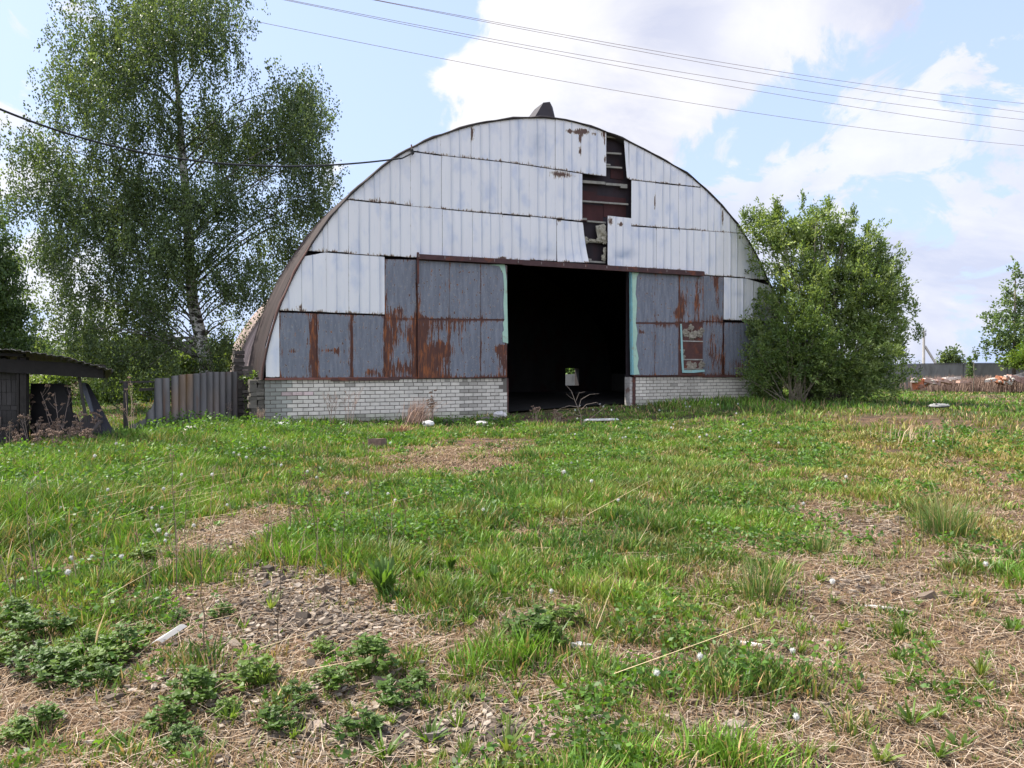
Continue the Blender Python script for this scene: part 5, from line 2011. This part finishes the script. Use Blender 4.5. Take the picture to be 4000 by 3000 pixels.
def oval(c, d, nrm, L_, W_, k=6):
    d = d.normalized()
    s = d.cross(nrm).normalized()
    pts = []
    for i in range(k):
        a = 2 * math.pi * i / k
        pts.append(c + d * (L_ / 2 * (1 - math.cos(a))) + s * (W_ / 2 * math.sin(a)) + nrm * (.1 * L_ * math.cos(2 * a)))
    return pts


def proto_clover(seed, col, nst=26, h=.15, r=.11, lr=.026):
    rd = random.Random(seed)
    st, lf = MB(), MB()
    for _ in range(nst):
        a = rd.uniform(0, 6.28)
        q = rd.random() ** .5
        e = Vector((math.cos(a) * r * q * 1.1, math.sin(a) * r * q * 1.1, h * (1.05 - .55 * q * q) * rd.uniform(.6, 1.05)))
        b = Vector((e.x * .3, e.y * .3, 0))
        mid = b.lerp(e, .55) + Vector((e.x * .15, e.y * .15, .01))
        st.tube([b, mid, e], [.0022, .0018, .0012], 4, tuple(x * .9 for x in col))
        for lv in range(rd.choice([2, 3, 3])):
            pp = e if lv == 0 else mid.lerp(e, rd.uniform(0, .8)) + Vector((rd.uniform(-.015, .015), rd.uniform(-.015, .015), 0))
            az = rd.uniform(0, 6.28)
            k = rd.uniform(.75, 1.25)
            for t in range(3):
                az2 = az + t * 2.1
                d = Vector((math.cos(az2), math.sin(az2), rd.uniform(-.2, .35)))
                nr_ = Vector((rd.uniform(-.35, .35), rd.uniform(-.35, .35), 1)).normalized()
                pts = oval(pp, d, nr_, lr * k * 1.15, lr * k * .9)
                kk = rd.uniform(.7, 1.35)
                lf.add([tuple(p) for p in pts], [tuple(range(6))], tuple(x * kk for x in col))
    root = empty('clover_clump')
    st.build('stems', M['leaf'], root)
    lf.build('leaves', M['leaf'], root)
    return root


def proto_rosette(name, seed, col, n=12, L_=.14, W_=.022, up=.9):
    """tuft of long upright toothed leaves"""
    rd = random.Random(seed)
    m = MB()
    for _ in range(n):
        a = rd.uniform(0, 6.28)
        ln = L_ * rd.uniform(.6, 1.15)
        w = W_ * rd.uniform(.7, 1.3)
        lean = rd.uniform(.15, 1.0) * (1.3 - up)
        dr = Vector((math.cos(a), math.sin(a), 0))
        sd = Vector((-math.sin(a), math.cos(a), 0))
        sd = (sd + Vector((rd.uniform(-.5, .5), rd.uniform(-.5, .5), rd.uniform(-.3, .3)))).normalized()
        P, k = [], 7
        for i in range(k):
            t = i / (k - 1)
            c = dr * (.012 + lean * ln * t ** 1.5) + Vector((0, 0, ln * (t - .22 * lean * t * t)))
            ww = w * (math.sin(math.pi * (t * .86 + .1)) ** .8) * (1 + .25 * ((i % 2) * 2 - 1))
            if i == k - 1: ww = w * .08
            P += [c - sd * ww / 2, c + dr * (-.15 * w), c + sd * ww / 2]
        f = []
        for i in range(k - 1):
            b = i * 3
            f += [(b, b + 1, b + 4, b + 3), (b + 1, b + 2, b + 5, b + 4)]
        kc = rd.uniform(.7, 1.3)
        m.add([tuple(p) for p in P], f, tuple(x * kc for x in col))
    root = empty(name)
    m.build('leaves', M['leaf'], root)
    return root


used = {}


def place(protos_, lst, cat, group, lab=None):
    for i, it in enumerate(lst):
        px, py, sc = it[:3]
        label = it[3] if len(it) > 3 else lab
        q = gp(px, py)
        pr = protos_[i % len(protos_)]
        if pr not in used:
            used[pr] = 1
            pr.location = q
            pr.rotation_euler = (0, 0, random.uniform(0, 6.28))
            pr.scale = (sc, sc, sc)
            tag(pr, label, cat, group)
        else:
            copy_thing(pr, q, random.uniform(0, 6.28), sc, label, cat, group)


cl = [proto_clover(i, c) for i, c in enumerate([(.095, .165, .025), (.07, .13, .02), (.12, .19, .03)])]
CL = [(1450, 2640, 1.25, 'dense dark clover clump just right of the wood heap'), (1555, 2760, .9, 'clover clump below the dense one in the foreground'), (985, 2690, 1.0, 'upright clover clump in the foreground left of the wood heap'),
      (760, 2760, 1.1, 'spreading clover clump in the left foreground straw'), (2060, 2520, 1.35, 'widest clover clump in the middle foreground'), (2190, 2450, 1.0, 'dark clover clump behind the widest one'), (2150, 2540, .9, 'low clover at the right side of the widest clump'),
      (1400, 2880, .8, 'small clover plant near the bottom wood blocks'), (570, 2190, .9, 'dark clover clump beside the dandelions at the left')]
place(cl, CL, 'clover', 'clover clumps')
G = [(80, 2520), (190, 2490), (250, 2590), (330, 2560), (120, 2640), (420, 2620), (60, 2440), (370, 2690), (300, 2650), (480, 2560), (210, 2680), (20, 2580)]
place(cl, [(x, y, random.uniform(.75, 1.1)) for x, y in G], 'clover', 'clover in the thick patch at lower left', 'leafy clover plant in the thick green patch at the lower left')
G = [(640, 2860), (720, 2930), (560, 2480), (1640, 2700), (1150, 2760), (1260, 2560), (860, 2420), (700, 2430), (60, 2900), (150, 2860), (1090, 2850), (880, 2800), (1290, 2700)]
place(cl, [(x, y, random.uniform(.5, .8)) for x, y in G], 'clover', 'scattered small clover plants', 'small scattered clover plant on the straw of the left foreground')
dk = [proto_rosette('dock_plant', 3, (.11, .20, .035), 26, .20, .042, .8), proto_rosette('dock_plant', 4, (.10, .18, .035), 18, .18, .038, .75)]
place(dk, [(1500, 2340, 1.25, 'big bright dock plant behind the wood heap'), (1930, 2290, .8, 'dock plant right of the big bright one'), (1640, 2300, .75, 'smaller dock plant between the two larger ones'), (1380, 2300, .6, 'low dock plant left of the big bright one'),
           (1760, 2230, .6, 'dock plant in the grass behind the centre'), (1330, 2170, .6, 'dock plant in the green patch left of centre')], 'dock plant', 'dock plants')
rs = [proto_rosette('weed_tuft', s_, c, n, L_, w, u_) for s_, c, n, L_, w, u_ in ((11, (.12, .20, .035), 16, .085, .014, .35), (12, (.14, .22, .04), 22, .075, .010, .5), (13, (.10, .17, .03), 26, .09, .011, .2), (14, (.17, .23, .05), 14, .07, .016, .3),
      (15, (.12, .19, .035), 32, .10, .008, .55), (16, (.11, .185, .03), 11, .06, .018, .1), (17, (.15, .20, .045), 20, .11, .009, .4))]
pts = [(1830, 2600), (1860, 2680), (2400, 2480), (2440, 2430), (3390, 2540), (3220, 2660), (3300, 2780), (3640, 2610), (2930, 2720), (3000, 2890), (2620, 2870), (2260, 2900), (2120, 2740), (2180, 2690), (2660, 2350), (2840, 2380), (3150, 2640), (3550, 2740), (3120, 2560)]
rr_ = random.Random(8)
while len(pts) < 150:
    px, py = rr_.uniform(1500, 3990), 2230 + 760 * rr_.random() ** 1.1
    if all((px - a) ** 2 + (py - b) ** 2 > 62 ** 2 for a, b in pts): pts.append((px, py))
while len(pts) < 185:
    px, py = rr_.uniform(20, 1500), rr_.uniform(2250, 2980)
    if all((px - a) ** 2 + (py - b) ** 2 > 70 ** 2 for a, b in pts): pts.append((px, py))
for a_, b_, lab in ((0, 1500, 'small green weed tuft on the straw of the left foreground'), (1500, 2300, 'small green weed tuft on the straw of the middle foreground'), (2300, 3100, 'small green weed tuft on the straw right of the middle'), (3100, 4100, 'small green weed tuft on the straw at the far right')):
    place(rs, [(x, y, random.choice([.4, .5, .6, .75, .9, 1.1])) for x, y in pts if a_ <= x < b_], 'weed', lab.replace('small green weed tuft', 'weed tufts'), lab)


# tall grass clumps
def grass_clump(px, py, h, n, spread_, label, col=(.10, .17, .04), name='grass_clump', lean=.5, cat='grass clump', w=.006, mat='grass', ang=None, Y=None):
    q = gp(px, py)
    if Y:
        q = at(px, 1500, Y); q = (q.x, Y, Hs(q.x, Y))
    x = rng.normal(0, spread_, n); y = rng.normal(0, spread_, n)
    a = np.arctan2(y, x) + rng.normal(0, .5, n) if ang is None else rng.normal(ang, .5, n)
    hh = h * rng.uniform(.35, 1.1, n)
    cc = np.array(col) * rng.uniform(.65, 1.4, n)[:, None]
    dd = rng.random(n) < .2
    if mat == 'grass': cc[dd] = np.array([.4, .32, .16]) * rng.uniform(.7, 1.2, dd.sum())[:, None]
    o = blades(x, y, np.zeros(n) - .01, hh, np.full(n, w) * rng.uniform(.6, 1.3, n), a, np.abs(rng.normal(0, lean, n)).clip(0, 1.1), cc, name, M[mat])
    o.location = q
    return tag(o, label, cat)


grass_clump(3690, 2090, .40, 420, .10, 'tall green grass clump on the right')
grass_clump(3700, 2040, .70, 26, .10, 'long seed stems rising from the tall clump at right', (.30, .28, .14), lean=.3, w=.005)
grass_clump(3200, 2160, .22, 160, .07, 'grass clump on the chip patch at the right')
grass_clump(2980, 2330, .28, 240, .08, 'loose bright grass clump right of centre')
grass_clump(3580, 1740, .45, 60, .3, 'thin blurred straw stems far right of the field', (.4, .3, .2), lean=.5, w=.012, mat='straw', ang=.5)
grass_clump(1620, 1668, .75, 420, .14, 'pinkish dry grass clump leaning against the brick wall', (.48, .33, .25), name='dry_clump', lean=.5, w=.012, mat='straw', ang=.6, cat='dry grass')
grass_clump(1560, 1690, .25, 200, .2, 'flattened brown dry grass at the wall foot', (.36, .20, .13), name='dry_clump', lean=.9, w=.012, mat='straw', cat='dry grass')
grass_clump(3210, 1550, .45, 160, .25, 'dry reddish weeds under the willow bush', (.33, .2, .13), name='dry_clump', lean=.5, w=.012, mat='straw', cat='dry grass')
for i, x in enumerate((3700, 3790, 3860, 3950)):
    grass_clump(x, 1500, .95, 900, 1.1, 'band of pale dead grass before the concrete wall, clump %s' % ('under the pole', 'by the sapling', 'between the rubble heaps', 'at the right heap')[i], (.27, .19, .15), name='dead_grass', lean=.35, w=.035, mat='straw', cat='dry grass', Y=43.5)


def dead_bush(name, px, py, h, nst, label, cat, col=(.30, .24, .20), rad_=.006, lean=.25, umbel=False, group=None, seed=0, twigs=5):
    rd = random.Random(seed + px)
    q = Vector(gp(px, py))
    root = empty(name, tuple(q), rd.uniform(0, 6), label, cat, group)
    st, hd = MB(), MB()
    for _ in range(nst):
        a = rd.uniform(0, 6.28)
        ln = h * rd.uniform(.7, 1.05)
        lx, ly = math.cos(a) * lean * ln * rd.random(), math.sin(a) * lean * ln * rd.random()
        B = Vector((rd.uniform(-.03, .03) * nst ** .5, rd.uniform(-.03, .03) * nst ** .5, -.02))
        T = B + Vector((lx, ly, ln))
        mid = B.lerp(T, .5) + Vector((rd.uniform(-.03, .03), rd.uniform(-.03, .03), 0))
        st.tube([B, mid, T], [rad_, rad_ * .8, rad_ * .5], 5, col)
        for k in range(twigs):
            t = rd.uniform(.45, .95)
            p0_ = mid.lerp(T, (t - .5) * 2) if t > .5 else B.lerp(mid, t * 2)
            az = rd.uniform(0, 6.28)
            e = p0_ + Vector((math.cos(az) * .1, math.sin(az) * .1, .13)) * rd.uniform(.6, 1.3) * h
            st.tube([p0_, p0_.lerp(e, .5) + Vector((0, 0, -.01)), e], [rad_ * .5, rad_ * .4, rad_ * .3], 4, col)
            if umbel:
                for u in range(9):
                    au = rd.uniform(0, 6.28)
                    ru = rd.uniform(.0, .04); kk = rd.uniform(.6, 1.2)
                    e2 = e + Vector((math.cos(au) * ru, math.sin(au) * ru, .035))
                    hd.lump(e2 + Vector((0, 0, rd.uniform(-.02, .01))), rd.uniform(.007, .015), tuple(x * kk for x in (.24, .165, .12)), .5, 5, 4, (1.1, 1.1, 1.0), seed=None)
                    st.tube([e, e2], [rad_ * .25, rad_ * .2], 3, col)
            else:
                for u in range(3):
                    e2 = e + Vector((rd.uniform(-.05, .05), rd.uniform(-.05, .05), rd.uniform(.02, .08)))
                    st.tube([p0_.lerp(e, .7), e2], [rad_ * .3, rad_ * .2], 3, tuple(x * 1.3 for x in col))
    st.build('stalks', M['straw'], root)
    if umbel: hd.build('seed_heads', M['straw'], root)
    return root


ug = 'dead umbel weeds before the shed'
for i, (x, y, h) in enumerate([(20, 1735, .55), (50, 1755, .5), (85, 1750, .42), (105, 1740, .9), (120, 1760, .75), (135, 1735, .55), (60, 1770, .4), (180, 1755, .5), (200, 1765, .45), (215, 1750, .65), (235, 1745, 1.2), (255, 1760, .5),
                               (270, 1750, .45), (300, 1765, .5), (320, 1760, .6), (340, 1770, .45), (360, 1765, .35), (150, 1775, .4), (395, 1740, .7), (-30, 1750, .6), (230, 1780, .4)]):
    dead_bush('dead_umbel', x, y, h, 3, 'brown dead umbel weed in the row before the dark shed', 'dead weed', (.26, .20, .17), .006, .35, True, ug, i, twigs=4)
dead_bush('dry_reed', 520, 1715, 1.1, 3, 'tall pale dry weed beside the rusty pipe post', 'dead weed', (.5, .38, .27), .006, .15, True, None, 2, 3)
dead_bush('dry_bush', 820, 1655, .62, 14, 'grey dead brush before the corrugated fence, left one', 'dead brush', (.33, .26, .22), .006, .45)
dead_bush('dry_bush', 890, 1655, .62, 14, 'grey dead brush before the corrugated fence, right one', 'dead brush', (.33, .26, .22), .006, .35)
dead_bush('dry_stalks', 1290, 1665, .95, 4, 'thin dead stalks standing before the brick wall, left group', 'dead weed', (.28, .21, .17), .007, .5)
dead_bush('dry_stalks', 1360, 1670, .85, 5, 'thin dead stalks standing before the brick wall, middle group', 'dead weed', (.3, .22, .18), .007, .5)
dead_bush('dry_stalks', 1700, 1665, .8, 4, 'thin dead stalks right of the pinkish dry clump', 'dead weed', (.28, .21, .17), .006, .3, True)
dead_bush('dry_stalks', 1020, 1660, .45, 6, 'short dead weeds at the left brick corner', 'dead weed', (.36, .27, .2), .006, .5)
dead_bush('dry_stalks', 2090, 1650, .45, 4, 'short dead weed at the left of the doorway', 'dead weed', (.36, .27, .22), .006, .3, True)
dead_bush('dry_stalks', 2180, 1655, .35, 4, 'low dead weed before the middle of the doorway', 'dead weed', (.36, .27, .22), .006, .4, True)
for i, x in enumerate((3060, 3110, 3150, 3190)):
    dead_bush('dry_stalks', x, 1560, .75, 3, 'pale dead stems at the foot of the willow bush, %s' % ('first from the left', 'second from the left', 'third from the left', 'fourth from the left')[i], 'dead weed', (.34, .27, .2), .007, .3)
# bent leafless branch in the doorway
q = Vector(gp(2275, 1668))
rt = empty('bare_branch', tuple(q), 0, 'bent leafless branch standing before the doorway', 'branch')
m = MB()
Yb = q.y
bc = (.20, .165, .14)
for pts_, r0_ in (([(2275, 1668), (2268, 1620), (2250, 1575), (2232, 1528), (2212, 1505)], .013), ([(2262, 1590), (2270, 1560), (2305, 1540), (2340, 1538)], .009), ([(2250, 1565), (2262, 1535), (2285, 1530)], .007),
                  ([(2270, 1600), (2290, 1580), (2330, 1572), (2355, 1590), (2365, 1625)], .008), ([(2262, 1590), (2225, 1585), (2190, 1595), (2170, 1610)], .008), ([(2268, 1625), (2220, 1610), (2180, 1635)], .007),
                  ([(2240, 1560), (2225, 1550), (2212, 1538)], .006), ([(2275, 1650), (2300, 1640), (2350, 1600), (2362, 1580)], .007)):
    P = [at(x, y, Yb) - q for x, y in pts_]
    m.tube(P, [r0_ * .75 * (1 - .6 * i / (len(P) - 1)) for i in range(len(P))], 5, bc)
m.build('branches', M['bark'], rt)

# thin dark standing stalks in the field
sg = 'thin dry stalks standing in the field'
rd = random.Random(77)
sp = []
for i in range(62):
    if i < 50: sp.append((rd.uniform(20, 1450), rd.uniform(1760, 2420), rd.uniform(.25, .7), 'left half'))
    else: sp.append((rd.uniform(1450, 2900), rd.uniform(1780, 2300), rd.uniform(.3, .6), 'middle'))
sp += [(690, 2360, .95, 'left half'), (1480, 2180, .9, 'middle'), (1270, 2330, .8, 'left half'), (800, 2560, .5, 'left half'), (1090, 2520, .5, 'left half')]
for i, (x, y, h, w) in enumerate(sp):
    q = gp(x, y)
    m = MB()
    dx, dy = rd.gauss(0, .12), rd.gauss(0, .1)
    cc = rd.choice([(.12, .09, .06), (.16, .12, .08), (.35, .27, .18)])
    P = [Vector((0, 0, -.01))]
    for k in range(1, 6):
        P.append(Vector((dx * h * (k / 5) ** 1.4 + rd.gauss(0, .006), dy * h * k / 5, h * k / 5)))
    m.tube(P, [.0032, .003, .0027, .0024, .002, .0015], 5, cc)
    for k in range(5):
        p0_ = P[2].lerp(P[5], rd.random())
        m.tube([p0_, p0_ + Vector((rd.gauss(0, .03), rd.gauss(0, .03), rd.uniform(.02, .06)))], [.0015, .001], 4, cc)
    for k in range(4):
        m.lump(P[5] + Vector((rd.gauss(0, .008), rd.gauss(0, .008), rd.uniform(-.03, .0))), .005, (.2, .13, .09), .4, 5, 4)
    o = m.build('dry_stalk', M['straw'])
    o.location = q
    tag(o, 'thin dry stalk standing in the grass of the %s of the field' % w, 'dry stalk', sg + ', ' + w)


# dandelion clocks
def proto_dandelion(h, seed):
    rd = random.Random(seed)
    root = empty('dandelion')
    st, hd = MB(), MB()
    e = Vector((rd.uniform(-.03, .03), rd.uniform(-.03, .03), h))
    st.tube([(0, 0, -.01), e * .5 + Vector((.006, 0, 0)), e], [.0026, .0022, .002], 5, (.22, .24, .08))
    st.build('stem', M['leaf'], root)
    hd.lump(e, .0135, (.60, .60, .57), .15, 10, 8)
    for _ in range(60):
        v = Vector(rot_rand(1)[0])
        t = v.cross(Vector((.3, .5, .8))).normalized() * .004
        hd.add([e + v * .010, e + v * .0205 + t * .8, e + v * .0205 - t * .8], [(0, 1, 2)], (.62, .62, .58))
    hd.build('seed_head', M['fluff'], root)
    return root


dn = [proto_dandelion(.2, 1), proto_dandelion(.15, 2), proto_dandelion(.26, 3)]


def place_d(lst, group, lab):
    for i, (px, py) in enumerate(lst):
        pr = dn[i % 3]
        h = (.2, .15, .26)[i % 3]
        # the listed point is the head; stand the stem below it
        q = gp(px, py)
        Yg = q[1] * (EYE - h) / EYE
        r = ray(px, py)
        t = (EYE - h) / -r[2]
        x, y = r[0] * t, r[1] * t
        sc = random.uniform(.7, .95) * (1.0 if y < 9 else 1.3)
        loc = (x, y, Hs(x, y))
        if pr not in used:
            used[pr] = 1
            pr.location = loc
            pr.scale = (sc, sc, sc)
            tag(pr, lab, 'dandelion', group)
        else:
            copy_thing(pr, loc, random.uniform(0, 6.28), sc, lab, 'dandelion', group)


place_d([(239, 1967), (270, 2020), (597, 1953), (643, 1960), (620, 2067), (656, 2071), (656, 2090), (772, 2048), (705, 1838), (650, 1900), (825, 1850), (427, 1905), (293, 2175), (340, 2163), (273, 2232), (444, 1858), (925, 1775), (960, 1787),
         (1040, 1760), (1085, 1820), (450, 1740), (140, 1860), (195, 1915), (230, 1760), (360, 1790), (930, 1780), (1240, 1850), (1355, 1920), (1190, 1845), (890, 1935), (470, 2170), (625, 2050)],
        'dandelion clocks in the left grass', 'white dandelion clock in the tall grass of the left field')
rd = random.Random(5)
place_d([(rd.uniform(2240, 2950), rd.uniform(1600, 1720)) for _ in range(24)] + [(2262, 1613), (2290, 1616), (2314, 1618), (2352, 1618), (2672, 1612), (2682, 1618), (2690, 1625)],
        'dandelion clocks by the doorway', 'tiny white dandelion clock in the grass right of the doorway')
place_d([(rd.uniform(1500, 3700), rd.uniform(1720, 2000)) for _ in range(11)], 'dandelion clocks in mid field', 'small white dandelion clock scattered over the middle of the field')
place_d([(2412, 1955), (2147, 2285), (3243, 2228), (3102, 2490), (2720, 2562), (3118, 2708), (3865, 2185), (2558, 2588)], 'dandelion clocks in the straw', 'cream dandelion clock standing on the bare straw foreground')
